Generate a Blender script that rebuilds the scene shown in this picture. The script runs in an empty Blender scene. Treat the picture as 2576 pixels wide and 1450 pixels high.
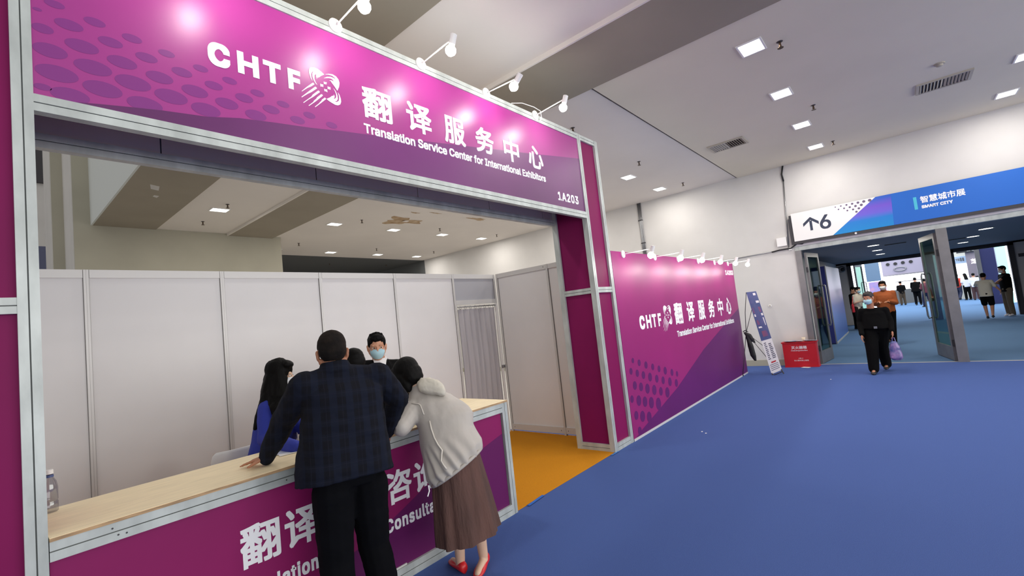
import bpy, bmesh, math, random, os
from mathutils import Vector, Matrix, noise
V = Vector
random.seed(7)
SC = bpy.context.scene
COL = SC.collection

# ------------------------------------------------------------------ camera, world, exposure
cam = bpy.data.cameras.new('camera'); cam_o = bpy.data.objects.new('camera', cam); COL.objects.link(cam_o)
cam.sensor_width = 36; cam.lens = 16.2407; cam.clip_start = .05; cam.clip_end = 300
cam_o.matrix_world = Matrix.Translation((0, 0, 1.7)) @ Matrix([[0.6451718, 0.0138244, -0.7639124], [-0.7563621, -0.1298095, -0.6411442], [-0.1080266, 0.9914426, -0.0732932]]).to_4x4()
SC.camera = cam_o
W = bpy.data.worlds.new('world'); SC.world = W; W.use_nodes = True
W.node_tree.nodes['Background'].inputs[0].default_value = (1, .98, .95, 1)
W.node_tree.nodes['Background'].inputs[1].default_value = .55
vs = SC.view_settings; vs.view_transform = 'Standard'; vs.look = 'None'; vs.exposure = -.05; vs.gamma = 1; vs.use_curve_mapping = False
SC.cycles.max_bounces = 8; SC.cycles.use_denoising = True
DOWN_W = 26; BULB_W = 9.5; BULB2_W = 7; VEST_W = 26; HALL_W = 3600; HALL2_W = 160

def area(name, loc, size, power, color=(1, 1, 1), rot=(0, 0, 0), parent=None, spread=180):
    l = bpy.data.lights.new(name, 'AREA'); l.shape = 'RECTANGLE'; l.size = size[0]; l.size_y = size[1]; l.energy = power; l.color = color
    l.spread = math.radians(spread)
    o = bpy.data.objects.new(name, l); COL.objects.link(o); o.location = loc; o.rotation_euler = rot
    if parent: o.parent = parent; o.location = V(loc) - parent.location
    return o
# the exhibition hall's own high-bay lighting, beyond the vestibule and over the open side behind the photographer
area('hall_light', (36, -2, 7.6), (16, 16), HALL_W, (.93, .97, 1))

# added fill light behind the camera, brightens the ceiling and booth front
area('rear_fill', (5, -9, 2.6), (26, 4.6), 1350, (1, .985, .96), (math.radians(90), 0, 0))
# ------------------------------------------------------------------ materials
def lin(c):
    return tuple((x / 255 / 12.92 if x / 255 <= .04045 else ((x / 255 + .055) / 1.055) ** 2.4) for x in c) + (1,)
def mat(name, c, rough=.6, metal=0, noise_amt=0, noise_scale=30, bump=0, bump_scale=200, emit=None, estr=0, spec=None, alpha=None, trans=0, stretch=None, c2=None, sheen=0):
    m = bpy.data.materials.new(name); m.use_nodes = True; n = m.node_tree.nodes; l = m.node_tree.links
    b = n['Principled BSDF']; b.inputs['Base Color'].default_value = lin(c); b.inputs['Roughness'].default_value = rough; b.inputs['Metallic'].default_value = metal
    if spec is not None: b.inputs['Specular IOR Level'].default_value = spec
    if trans: b.inputs['Transmission Weight'].default_value = trans
    if sheen: b.inputs['Sheen Weight'].default_value = sheen
    if alpha is not None: b.inputs['Alpha'].default_value = alpha
    if emit: b.inputs['Emission Color'].default_value = lin(emit); b.inputs['Emission Strength'].default_value = estr
    if noise_amt or bump:
        tc = n.new('ShaderNodeTexCoord'); mp = n.new('ShaderNodeMapping'); l.new(tc.outputs['Object'], mp.inputs[0])
        if stretch: mp.inputs['Scale'].default_value = stretch
    if noise_amt:
        nz = n.new('ShaderNodeTexNoise'); nz.inputs['Scale'].default_value = noise_scale; nz.inputs['Detail'].default_value = 4
        l.new(mp.outputs[0], nz.inputs['Vector'])
        mx = n.new('ShaderNodeMix'); mx.data_type = 'RGBA'; mx.inputs[6].default_value = lin(c)
        mx.inputs[7].default_value = lin(c2 if c2 else [max(0, v * (1 - noise_amt)) for v in c])
        rmp = n.new('ShaderNodeMapRange'); rmp.inputs[1].default_value = .35; rmp.inputs[2].default_value = .7
        l.new(nz.outputs[0], rmp.inputs[0]); l.new(rmp.outputs[0], mx.inputs[0]); l.new(mx.outputs[2], b.inputs['Base Color'])
    if bump:
        nb = n.new('ShaderNodeTexNoise'); nb.inputs['Scale'].default_value = bump_scale; nb.inputs['Detail'].default_value = 3
        l.new(mp.outputs[0], nb.inputs['Vector'])
        bp = n.new('ShaderNodeBump'); bp.inputs['Strength'].default_value = bump; bp.inputs['Distance'].default_value = .01
        l.new(nb.outputs[0], bp.inputs['Height']); l.new(bp.outputs[0], b.inputs['Normal'])
    return m
M = {}
M['carpet'] = mat('blue_carpet', (82, 106, 170), .95, noise_amt=.16, noise_scale=260, bump=.5, bump_scale=500, spec=.1)
M['orange'] = mat('orange_carpet', (214, 142, 34), .95, noise_amt=.12, noise_scale=260, bump=.4, bump_scale=500, spec=.1)
M['ceil'] = mat('ceiling_paint', (228, 221, 214), .85, noise_amt=.03, noise_scale=.6)
M['ceil2'] = mat('ceiling_paint_shade', (224, 216, 196), .85, noise_amt=.03, noise_scale=.6)  # same ceiling paint; shade over the front part is put into the tone
M['beam'] = mat('beam_paint', (154, 145, 130), .8, noise_amt=.05, noise_scale=1)
M['wall'] = mat('wall_paint', (206, 203, 200), .8, noise_amt=.03, noise_scale=1.5)
M['greywall'] = mat('back_wall_paint', (168, 164, 148), .85, noise_amt=.05, noise_scale=1)
M['darkgrey'] = mat('dark_grey_paint_and_shade', (90, 92, 92), .8)
M['oct'] = mat('partition_laminate', (226, 224, 224), .42, noise_amt=.02, noise_scale=2)
M['octrail'] = mat('partition_rail', (208, 206, 204), .35, .1)
M['alu'] = mat('aluminium_profile', (194, 200, 196), .45, .25, noise_amt=.14, noise_scale=9, bump=.05, bump_scale=60, stretch=(1, 1, .4))
M['groove'] = mat('profile_groove', (86, 90, 88), .6)
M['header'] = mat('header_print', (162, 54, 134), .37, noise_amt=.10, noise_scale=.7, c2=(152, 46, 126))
M['header_dot'] = mat('header_dot_print', (128, 44, 124), .37)
M['header_wave'] = mat('header_wave_print', (112, 38, 110), .37, noise_amt=.25, noise_scale=.45)
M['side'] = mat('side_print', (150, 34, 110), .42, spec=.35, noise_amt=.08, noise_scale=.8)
M['side_dark'] = mat('side_dark_print', (98, 26, 100), .42, spec=.35, noise_amt=.10, noise_scale=.8)
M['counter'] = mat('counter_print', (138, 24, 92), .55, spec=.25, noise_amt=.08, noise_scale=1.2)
M['counter_dark'] = mat('counter_dark_print', (94, 20, 84), .55, spec=.25)
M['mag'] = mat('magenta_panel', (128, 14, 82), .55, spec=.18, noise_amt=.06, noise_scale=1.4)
M['white'] = mat('white_lettering', (240, 240, 242), .5)
M['whitep'] = mat('white_plastic', (232, 230, 228), .35)
M['wood'] = mat('pale_wood', (255, 236, 196), .5, noise_amt=.06, noise_scale=5, stretch=(1, 9, 9))
M['ply'] = mat('plywood_edge', (196, 160, 118), .6, noise_amt=.3, noise_scale=12, stretch=(1, 1, 20))
M['bulb'] = mat('bulb_glow', (255, 250, 238), .3, emit=(255, 250, 240), estr=9)
M['down'] = mat('downlight_glow', (255, 255, 250), .3, emit=(255, 254, 246), estr=6)
M['metal'] = mat('brushed_steel', (150, 150, 152), .35, .85)
M['dframe'] = mat('door_frame_metal', (132, 130, 132), .4, .5, noise_amt=.1, noise_scale=4)
M['brass'] = mat('brass', (84, 66, 52), .4, .7)
M['black'] = mat('black_plastic', (24, 24, 26), .5)
M['darkmetal'] = mat('dark_metal', (62, 60, 64), .5, .3)
M['vent'] = mat('vent_beige', (176, 168, 152), .5)
M['ventdark'] = mat('vent_recess', (70, 60, 52), .9)
M['red'] = mat('red_enamel', (190, 22, 34), .4, noise_amt=.05, noise_scale=6)
M['signblue'] = mat('sign_blue', (22, 98, 190), .45)
M['paper'] = mat('paper', (232, 232, 232), .7)
M['octgroove'] = mat('partition_groove', (136, 134, 132), .6)
M['backp'] = mat('backing_laminate', (236, 222, 196), .6)
M['curtain'] = mat('grey_curtain', (182, 178, 182), .85, noise_amt=.08, noise_scale=3, stretch=(6, 1, .4))
M['doorgrey'] = mat('grey_infill', (172, 172, 178), .6)
def glassm(name, tint, a):
    m = bpy.data.materials.new(name); m.use_nodes = True; n = m.node_tree.nodes; l = m.node_tree.links
    n.remove(n['Principled BSDF']); t = n.new('ShaderNodeBsdfTransparent'); t.inputs[0].default_value = lin(tint)
    g = n.new('ShaderNodeBsdfGlossy'); g.inputs['Roughness'].default_value = .03; g.inputs[0].default_value = (.9, .95, .92, 1)
    x = n.new('ShaderNodeMixShader'); x.inputs[0].default_value = a
    l.new(t.outputs[0], x.inputs[1]); l.new(g.outputs[0], x.inputs[2]); l.new(x.outputs[0], n['Material Output'].inputs[0]); return m
M['glass'] = glassm('door_glass', (176, 200, 190), .16)
M['clear'] = glassm('clear_plastic', (226, 224, 228), .12)

# ------------------------------------------------------------------ mesh helpers
class MB:
    def __init__(s): s.v = []; s.f = []; s.m = []; s.mi = 0
    def add(s, vs, fs):
        o = len(s.v); s.v += [tuple(p) for p in vs]; s.f += [tuple(i + o for i in f) for f in fs]; s.m += [s.mi] * len(fs); return s
    def box(s, x0, x1, y0, y1, z0, z1):
        return s.add([(x, y, z) for z in (z0, z1) for y in (y0, y1) for x in (x0, x1)], [(0, 2, 3, 1), (4, 5, 7, 6), (0, 1, 5, 4), (1, 3, 7, 5), (3, 2, 6, 7), (2, 0, 4, 6)])
    def obox(s, c, ax, ay, az):                      # oriented box: centre and three half-extent vectors
        c, ax, ay, az = V(c), V(ax), V(ay), V(az)
        return s.add([c + a * ax + b * ay + d * az for d in (-1, 1) for b in (-1, 1) for a in (-1, 1)], [(0, 2, 3, 1), (4, 5, 7, 6), (0, 1, 5, 4), (1, 3, 7, 5), (3, 2, 6, 7), (2, 0, 4, 6)])
    def loft(s, rings, cap=True):
        n = len(rings[0]); vs = [p for r in rings for p in r]
        fs = [(i * n + j, i * n + (j + 1) % n, (i + 1) * n + (j + 1) % n, (i + 1) * n + j) for i in range(len(rings) - 1) for j in range(n)]
        if cap: fs += [tuple(range(n))[::-1], tuple(range((len(rings) - 1) * n, len(rings) * n))]
        return s.add(vs, fs)
    def tube(s, pts, r, n=8, cap=True):
        pts = [V(p) for p in pts]; rs = r if isinstance(r, (list, tuple)) else [r] * len(pts); rings = []
        up = None
        for i, p in enumerate(pts):
            d = (pts[min(i + 1, len(pts) - 1)] - pts[max(i - 1, 0)]).normalized()
            if up is None: up = d.orthogonal().normalized()
            up = (up - d * up.dot(d)).normalized(); w = d.cross(up)
            rings.append([p + (up * math.cos(2 * math.pi * k / n) + w * math.sin(2 * math.pi * k / n)) * rs[i] for k in range(n)])
        return s.loft(rings, cap)
    def lathe(s, c, axis, prof, n=16):               # prof: (t along axis, radius)
        axis = V(axis).normalized(); u = axis.orthogonal().normalized(); w = axis.cross(u); c = V(c)
        return s.loft([[c + axis * t + (u * math.cos(2 * math.pi * k / n) + w * math.sin(2 * math.pi * k / n)) * max(r, 1e-4) for k in range(n)] for t, r in prof])
    def ell(s, c, rx, ry, rz, n=14, m=9):             # rx, ry, rz: vectors
        c, rx, ry, rz = V(c), V(rx), V(ry), V(rz)
        return s.loft([[c + rz * math.sin(-math.pi / 2 + math.pi * (i + .02) / (m + .04)) + (rx * math.cos(2 * math.pi * k / n) + ry * math.sin(2 * math.pi * k / n)) * math.cos(-math.pi / 2 + math.pi * (i + .02) / (m + .04)) for k in range(n)] for i in range(m + 1)])
    def limb(s, a, b, ra, rb, flat=None, k=1.0, n=12):  # tapered limb with rounded ends, optionally flattened along 'flat'
        a, b = V(a), V(b); d = (b - a); L = d.length; d = d / max(L, 1e-6)
        u = (V(flat) - d * V(flat).dot(d)).normalized() if flat is not None else d.orthogonal().normalized()
        w = d.cross(u); rings = []
        for t, q in [(-1, .08), (-.8, .6), (-.45, .89), (0, 1)]: rings.append((a + d * ra * t, ra * q))
        for t, q in [(0, 1), (.45, .89), (.8, .6), (1, .08)]: rings.append((b + d * rb * t, rb * q))
        return s.loft([[p + (u * math.cos(2 * math.pi * j / n) * k + w * math.sin(2 * math.pi * j / n)) * r for j in range(n)] for p, r in rings])
    def body(s, rings, n=24, e=2.4):                   # rings: (centre, half side vector, half front vector)
        out = []
        for c, a, b in rings:
            c, a, b = V(c), V(a), V(b); rr = []
            for j in range(n):
                t = 2 * math.pi * j / n; x, y = math.cos(t), math.sin(t)
                rr.append(c + a * math.copysign(abs(x) ** (2 / e), x) + b * math.copysign(abs(y) ** (2 / e), y))
            out.append(rr)
        return s.loft(out)
    def build(s, name, m, parent=None, smooth=False, **props):
        me = bpy.data.meshes.new(name); me.from_pydata(s.v, [], s.f); me.validate()
        ms = m if isinstance(m, (list, tuple)) else [m]
        for x in ms: me.materials.append(x)
        if len(ms) > 1 and len(me.polygons) == len(s.m): me.polygons.foreach_set('material_index', s.m)
        bm = bmesh.new(); bm.from_mesh(me); bmesh.ops.recalc_face_normals(bm, faces=bm.faces); bm.to_mesh(me); bm.free()
        if smooth: me.polygons.foreach_set('use_smooth', [True] * len(me.polygons))
        return link(name, me, parent, **props)
def link(name, me, parent=None, **props):
    o = bpy.data.objects.new(name, me); COL.objects.link(o)
    if parent is not None:
        o.parent = parent
        wl = wloc(parent); 
        if me is not None and wl.length > 0 and not me.get('local'): me.transform(Matrix.Translation(-wl)); me['local'] = 1
    for k, v in props.items(): o[k] = v
    return o
def wloc(o):
    l = V((0, 0, 0))
    while o is not None: l += o.location; o = o.parent
    return l
def thing(name, label, cat, loc, group=None):
    o = bpy.data.objects.new(name, None); COL.objects.link(o); o.location = loc; o.empty_display_size = .1; o['label'] = label; o['category'] = cat
    if group: o['group'] = group
    return o
def part(name, m, parent, fn, smooth=False, **props):
    b = MB(); fn(b); return b.build(name, m, parent, smooth, **props)
def struct(name, m, fn, parent=None, smooth=False):
    b = MB(); fn(b); o = b.build(name, m, parent, smooth)
    if parent is None: o['kind'] = 'structure'
    return o
def copy_tree(o, loc, label=None, group=None, parent=None):
    c = o.copy(); COL.objects.link(c)
    if parent is None:
        c.location = loc
        if label: c['label'] = label
        if group: c['group'] = group
    else: c.parent = parent
    for ch in list(o.children): copy_tree(ch, None, None, None, c)
    return c
def soft(b, name, voxel, m, parent, it=4, wr=None, post=None, **props):   # join the shapes into one continuous surface
    me = bpy.data.meshes.new('tmp'); me.from_pydata(b.v, [], b.f)
    bm = bmesh.new(); bm.from_mesh(me); bmesh.ops.recalc_face_normals(bm, faces=bm.faces); bm.to_mesh(me); bm.free()
    o = bpy.data.objects.new('tmp', me); COL.objects.link(o)
    r = o.modifiers.new('r', 'REMESH'); r.mode = 'VOXEL'; r.voxel_size = voxel
    if it: q = o.modifiers.new('s', 'SMOOTH'); q.factor = .5; q.iterations = it
    m2 = bpy.data.meshes.new_from_object(o.evaluated_get(bpy.context.evaluated_depsgraph_get()))
    bpy.data.objects.remove(o); bpy.data.meshes.remove(me); m2.name = name
    if wr:
        amp, sx, sy, sz = wr[:4]
        nn = [v.normal.copy() for v in m2.vertices]
        for v, nr in zip(m2.vertices, nn):
            p = v.co; q = V((p.x * sx, p.y * sy, p.z * sz)); v.co = p + nr * (noise.noise(q) * amp + abs(noise.noise(q * 2.3)) * amp * .6)
    if post: post(m2)
    m2.materials.clear(); m2.materials.append(m); m2.polygons.foreach_set('use_smooth', [True] * len(m2.polygons))
    return link(name, m2, parent, **props)
# lettering ---------------------------------------------------------
try: INTER = bpy.data.fonts.load(os.path.join(bpy.utils.resource_path('LOCAL'), 'datafiles', 'fonts', 'Inter.woff2'))
except Exception: INTER = None
def glyphs(s, font=None, spacing=1.0):
    cu = bpy.data.curves.new('t', 'FONT'); cu.body = s; cu.size = 1; cu.resolution_u = 4; cu.space_character = spacing
    if font: cu.font = font
    o = bpy.data.objects.new('t', cu); COL.objects.link(o)
    me = bpy.data.meshes.new_from_object(o.evaluated_get(bpy.context.evaluated_depsgraph_get()))
    vs = [v.co.copy() for v in me.vertices]; fs = [tuple(p.vertices) for p in me.polygons]
    bpy.data.objects.remove(o); bpy.data.curves.remove(cu); bpy.data.meshes.remove(me); return vs, fs
def lettering(b, s, o, r, u, n, box, bold=.012, font=None, spacing=1.0):
    """fit the glyphs of s into box=(r0,r1,u0,u1) on the plane o + r*a + u*c, printed in front along n"""
    vs, fs = glyphs(s, font, spacing); o, r, u, n = V(o), V(r), V(u), V(n)
    x0, x1 = min(v.x for v in vs), max(v.x for v in vs); y0, y1 = min(v.y for v in vs), max(v.y for v in vs)
    bx = bold
    sx = (box[1] - box[0] - 2 * bx) / (x1 - x0); sy = (box[3] - box[2] - 2 * bx) / (y1 - y0)
    sh = [(0, 0)] if bold <= 0 else [(bx * i, bx * j) for i in (-1, 0, 1) for j in (-1, 0, 1)]
    for k, (dx, dy) in enumerate(sh):
        b.add([o + r * (box[0] + bx + (v.x - x0) * sx + dx) + u * (box[2] + bx + (v.y - y0) * sy + dy) + n * (k * .00008) for v in vs], fs)
    return b
XR, ZU, YN = (1, 0, 0), (0, 0, 1), (0, -1, 0)
def poly(b, pts, y): return b.add([(x, y, z) for x, z in pts], [tuple(range(len(pts)))])
def disc(b, x, z, r, y, n=20, rz=None): return b.add([(x + r * math.cos(2 * math.pi * k / n), y, z + (rz or r) * math.sin(2 * math.pi * k / n)) for k in range(n)], [tuple(range(n))])
def profile(b, a, c, w, d, side, nrm, g=.005):
    """aluminium profile from a to c, face width w along 'side', depth d behind its face (outward normal nrm); a groove runs down its middle"""
    a, c, sd, nrm = V(a), V(c), V(side).normalized(), V(nrm).normalized(); ax = (c - a) / 2; m = (a + c) / 2
    h = (w - g) / 4
    b.mi = 0
    for q in (-1, 1): b.obox(m + sd * q * (h + g / 2) - nrm * d / 2, ax, sd * h, nrm * d / 2)
    b.mi = 1; b.obox(m - nrm * (d / 2 + .003), ax, sd * g / 2, nrm * (d / 2 - .003)); b.mi = 0
    return b
ALU = [M['alu'], M['groove']]
#%%STRUCT
XP, YP, ZP, XN = (1, 0, 0), (0, 1, 0), (0, 0, 1), (-1, 0, 0)
# ================================================================== the hall shell
struct('floor', M['carpet'], lambda b: b.box(-9, 12.42, -16, 5.05, -.12, 0))
struct('floor', mat('passage_carpet', (94, 126, 164), .95, noise_amt=.16, noise_scale=200, bump=.4, bump_scale=400, spec=.1), lambda b: b.box(12.42, 52, -16, 14, -.12, 0))
struct('floor', mat('beige_bounce_floor', (192, 188, 182), .5), lambda b: b.box(-9, 12.42, 5.05, 26, -.12, 0))  # unseen floor behind the booth, made pale to bounce light onto the ceiling
XW = 12.4
struct('wall_right', M['wall'], lambda b: (b.box(XW, XW + .25, 1.78, 15, 0, 7.2), b.box(XW, XW + .25, -7, 1.78, 2.66, 7.2), b.box(XW, XW + .25, -7, -3.35, 0, 2.66)))
struct('wall_right', M['darkgrey'], lambda b: (b.box(XW, XW + .25, 15.35, 26, 0, 4.66), b.box(XW - .03, XW + .25, 15, 15.35, 0, 4.66)))  # unlit far stretch of wall; its shade is put into the grey
struct('baseboard_right', M['greywall'], lambda b: b.box(XW - .015, XW, 1.80, 15, 0, .14))
struct('wall_back', M['greywall'], lambda b: b.box(1.44, 5.54, 12.6, 13.8, 0, 7.2))
struct('wall_left', M['greywall'], lambda b: (b.box(1.24, 1.44, 13.8, 15, 0, 7.4),))
struct('wall_left', M['wall'], lambda b: (b.box(1.425, 1.44, 12.62, 13.8, 0, 7.2), b.box(1.225, 1.24, 13.82, 15, 0, 7.4), b.box(-4, 6, 20, 20.2, 5.6, 7.6)))
struct('wall_left', M['darkmetal'], lambda b: b.box(-4, 6, 19.9, 20.2, 7.6, 9.5))
struct('wall_left', mat('slate_blue_paint', (92, 96, 124), .7), lambda b: b.box(-4, 6, 20, 20.2, 0, 5.6))
CZ = 4.66
struct('ceiling', M['ceil'], lambda b: (b.box(5.32, XW + .1, 2.80, 15.05, CZ, CZ + .2), b.box(2.80, 4.25, -2.4, 12.7, CZ, CZ + .2)))
struct('ceiling', M['ceil2'], lambda b: b.box(5.32, XW + .1, -7, 2.76, CZ - .02, CZ + .2))
struct('ceiling', M['darkgrey'], lambda b: (b.box(5.3, XW + .1, 15.08, 26, CZ - .01, CZ + .2), b.box(5.3, XW + .1, 25.8, 26, 0, CZ)))  # ceiling past the joint gets no light; that darkness is in its colour
struct('ceiling', M['ventdark'], lambda b: (b.box(5.3, XW, 2.76, 2.80, CZ + .01, CZ + .1), b.box(5.3, XW, 15.05, 15.08, CZ + .03, CZ + .1)))
struct('beam', M['beam'], lambda b: (b.box(1.73, 2.80, -7, 12.6, CZ - .02, CZ + .3), b.box(4.26, 5.32, -7, 12.6, CZ - .05, CZ + .3)))
struct('trim_1', M['ceil'], lambda b: (b.box(4.235, 4.26, -7, 12.6, CZ - .055, CZ + .2),))
struct('wall_left', mat('high_wall_paint', (206, 210, 208), .85), lambda b: b.box(1.70, 1.73, -7, 12.6, CZ - .02, 7.2))
struct('ceiling', M['ceil'], lambda b: b.box(2.80, 4.25, -7, -2.4, CZ, CZ + .2))
for o_ in [o for o in COL.objects if o.name.startswith('beam')]: o_.name = 'ceiling_beam'
# vestibule
struct('trim_2', mat('threshold_strip', (176, 172, 160), .6), lambda b: b.box(XW + .02, XW + .05, -3.35, 1.78, -.01, .008))
struct('wall_vestibule', mat('vestibule_wall', (196, 192, 190), .8), lambda b: (b.box(XW + .25, 24.5, 2.1, 2.3, 0, 3.2), b.box(24.5, 24.75, 1.74, 2.3, 0, 3.2), b.box(24.5, 24.75, -7, -3.2, 0, 3.2), b.box(XW + .25, 24.75, -7, -6.8, 0, 3.2)))
struct('ceiling', mat('vestibule_ceiling', (116, 120, 132), .8), lambda b: b.box(XW + .25, 24.75, -7, 2.3, 2.66, 2.9))
struct('wall_vestibule', M['darkmetal'], lambda b: b.box(24.5, 24.75, -7, 2.3, 2.6, 3.2))
struct('baseboard_vestibule', M['darkgrey'], lambda b: b.box(24.46, 24.5, -7, -3.2, 0, .14))
struct('wall_hall', mat('hall_wall_paint', (226, 228, 236), .8), lambda b: (b.box(50, 50.3, -16, 14, 0, 9), b.box(25, 50, 13, 13.3, 0, 9), b.box(25, 50, -16, -15.7, 0, 9)))
struct('ceiling', M['wall'], lambda b: b.box(24.75, 50, -16, 13, 9, 9.3))

def door_set():
    f = M['dframe']
    # near portal
    o = struct('door_1', f, lambda b: (b.box(XW - .03, XW + .16, 1.67, 1.79, 0, 2.62), b.box(XW - .03, XW + .16, -.78, -.62, 0, 2.62), b.box(XW - .03, XW + .16, -3.35, -3.2, 0, 2.62)))
    struct('transom', mat('pale_transom_metal', (206, 202, 206), .5, .1), lambda b: b.box(XW - .04, XW + .16, -3.35, 1.79, 2.72, 2.84), o)
    struct('transom', M['alu'], lambda b: b.box(XW - .01, XW + .16, -3.35, 1.79, 2.62, 2.72), o)
    # far portal
    o = struct('door_2', M['darkmetal'], lambda b: (b.box(24.44, 24.6, 1.6, 1.74, 0, 2.62), b.box(24.44, 24.6, -1.02, -.72, 0, 2.62), b.box(24.44, 24.6, -1.62, -1.5, 1.2, 2.62), b.box(24.44, 24.6, -3.2, -3.05, 0, 2.62), b.box(24.44, 24.6, -3.2, 1.74, 2.52, 2.62)))
door_set()
def leaf(name, label, a, c, z1=2.56, w=.085):
    a, c = V(a), V(c); d = (c - a); L = d.length; d.normalize(); n = V((d.y, -d.x, 0)); t = .022
    o = thing(name, label, 'door', a)
    up = V((0, 0, 1))
    def bar(b, s0, s1, z0, zz): b.obox(a + d * (s0 + s1) / 2 + up * (z0 + zz) / 2, d * (s1 - s0) / 2, n * t, up * (zz - z0) / 2)
    part('frame', M['dframe'], o, lambda b: (bar(b, 0, w, .01, z1), bar(b, L - w, L, .01, z1), bar(b, w, L - w, .01, .28), bar(b, w, L - w, z1 - .1, z1)))
    part('pane', M['glass'], o, lambda b: b.obox(a + d * L / 2 + up * (.28 + z1 - .1) / 2, d * (L / 2 - w), n * .006, up * ((z1 - .1 - .28) / 2)))
    for q in (-1, 1):
        hp = a + d * (L - w / 2)
        part('handle', M['metal'], o, lambda b: b.tube([hp + n * q * .02 + up * .82, hp + n * q * .07 + up * .80, hp + n * q * .085 + up * .86, hp + n * q * .085 + up * 1.72, hp + n * q * .07 + up * 1.78, hp + n * q * .02 + up * 1.76], .016, 8), smooth=True)
    part('hinge', M['darkmetal'], o, lambda b: (b.box(a.x - .02, a.x + .03, a.y - .02, a.y + .02, .3, .42), b.box(a.x - .02, a.x + .03, a.y - .02, a.y + .02, 2.1, 2.22)))
    return o
leaf('glass_door', 'open grey metal framed glass door leaf behind the red extinguisher box', (12.5, 1.62, 0), (13.45, 1.50, 0))
leaf('glass_door', 'open grey metal framed glass door leaf hinged at the middle post of the entrance', (12.52, -.60, 0), (13.58, -.40, 0))
leaf('glass_door', 'glass door leaf standing open in the far end of the passage, beyond the tablet reader', (24.65, 1.5, 0), (25.7, 1.3, 0))

#%%BOOTH
# ================================================================== translation service booth
YF = 2.882; YR = 3.42
arch = thing('booth_entrance_arch', 'purple and aluminium entrance arch of the booth with lettered fascia and square columns', 'booth', (2.6, YF, 0))
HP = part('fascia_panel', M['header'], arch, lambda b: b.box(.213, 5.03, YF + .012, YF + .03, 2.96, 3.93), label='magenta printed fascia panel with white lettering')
DOTS = [(0.236,3.391,0.016),(0.295,3.444,0.036),(0.252,3.303,0.044),(0.343,3.361,0.052),(0.438,3.418,0.042),(0.275,3.203,0.066),(0.387,3.27,0.063),(0.496,3.336,0.049),(0.584,3.393,0.042),(0.295,3.098,0.075),(0.425,3.175,0.072),(0.539,3.245,0.061),(0.642,3.31,0.048),(0.732,3.368,0.038),(0.245,3.015,0.03),(0.338,3.003,0.07),(0.458,3.074,0.076),(0.58,3.148,0.075),(0.695,3.218,0.061),(0.799,3.285,0.049),(0.892,3.341,0.038),(0.625,3.045,0.076),(0.743,3.125,0.076),(0.857,3.193,0.065),(0.954,3.259,0.047),(1.041,3.318,0.04),(0.907,3.098,0.074),(1.018,3.169,0.062),(1.116,3.234,0.051),(1.195,3.29,0.041),(1.177,3.142,0.062),(1.272,3.207,0.052),(1.35,3.265,0.04),(1.438,3.182,0.049),(1.522,3.239,0.042),(1.68,3.211,0.042)]
for x, z, r in DOTS: part('printed_dot', M['header_dot'], HP, lambda b: disc(b, x, z, min(r, max(.01, x - .215)), YF + .0112, 24, r * .52))
part('printed_wave', M['header_wave'], HP, lambda b: poly(b, [(.3, 2.965), (.432, 2.99), (.567, 3.013), (.702, 3.034), (.912, 3.058), (1.081, 3.097), (1.301, 3.126), (1.52, 3.151), (1.735, 3.184), (1.96, 3.213), (2.407, 3.277), (3.024, 3.365), (4.042, 3.511), (5.029, 3.66), (5.029, 2.965)], YF + .0106))
TY = YF + .0098
def T(b, s, box, bold=.01, font=None, spacing=1.0, y=TY): return lettering(b, s, (0, y, 0), XR, ZU, YN, box, bold, font, spacing)
CH = [('翻', 1.944, 2.205, 3.350, 3.600), ('译', 2.350, 2.612, 3.352, 3.605), ('服', 2.755, 3.010, 3.348, 3.602), ('务', 3.149, 3.405, 3.350, 3.605), ('中', 3.555, 3.800, 3.345, 3.600), ('心', 3.962, 4.226, 3.352, 3.606)]
LOGO = [(1.6540,3.5740),(1.6290,3.5550),(1.6110,3.5370),(1.5990,3.5320),(1.5960,3.5200),(1.5920,3.5350),(1.5910,3.5460),(1.5950,3.5510),(1.5880,3.5520),(1.5800,3.5420),(1.5780,3.5140),(1.5860,3.4930),(1.5960,3.4770),(1.5840,3.4850),(1.5710,3.5050),(1.5640,3.5310),(1.5660,3.5530),(1.5780,3.5720),(1.5630,3.5590),(1.5550,3.5400),(1.5560,3.5200),(1.5620,3.4940),(1.5500,3.5130),(1.5420,3.5420),(1.5420,3.5640),(1.5480,3.5820),(1.5600,3.5920),(1.5820,3.6000),(1.6070,3.5980),(1.6310,3.5880)]
LOGO2 = [(1.6590,3.5770),(1.6880,3.5910),(1.7180,3.5980),(1.7440,3.5910),(1.7610,3.5740),(1.7670,3.5500),(1.7610,3.5190),(1.7450,3.4840),(1.7250,3.5100),(1.7050,3.5320),(1.6990,3.5410),(1.6880,3.5410),(1.7020,3.5480),(1.7140,3.5480),(1.7220,3.5420),(1.7190,3.5550),(1.7030,3.5610),(1.6830,3.5580),(1.6460,3.5430),(1.6720,3.5630),(1.7010,3.5740),(1.7250,3.5730),(1.7400,3.5630),(1.7310,3.5780),(1.7110,3.5850),(1.6880,3.5840)]
LOGO3 = [(1.6550,3.3950),(1.6820,3.4140),(1.7000,3.4320),(1.7120,3.4360),(1.7150,3.4480),(1.7200,3.4360),(1.7190,3.4240),(1.7090,3.4160),(1.7210,3.4170),(1.7310,3.4310),(1.7320,3.4550),(1.7250,3.4760),(1.7140,3.4950),(1.7310,3.4780),(1.7420,3.4520),(1.7440,3.4240),(1.7340,3.4040),(1.7170,3.3960),(1.7320,3.3960),(1.7490,3.4100),(1.7540,3.4330),(1.7530,3.4530),(1.7460,3.4750),(1.7590,3.4580),(1.7670,3.4320),(1.7680,3.4090),(1.7590,3.3860),(1.7400,3.3730),(1.7190,3.3710),(1.6930,3.3780),(1.6710,3.3860)]
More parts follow.
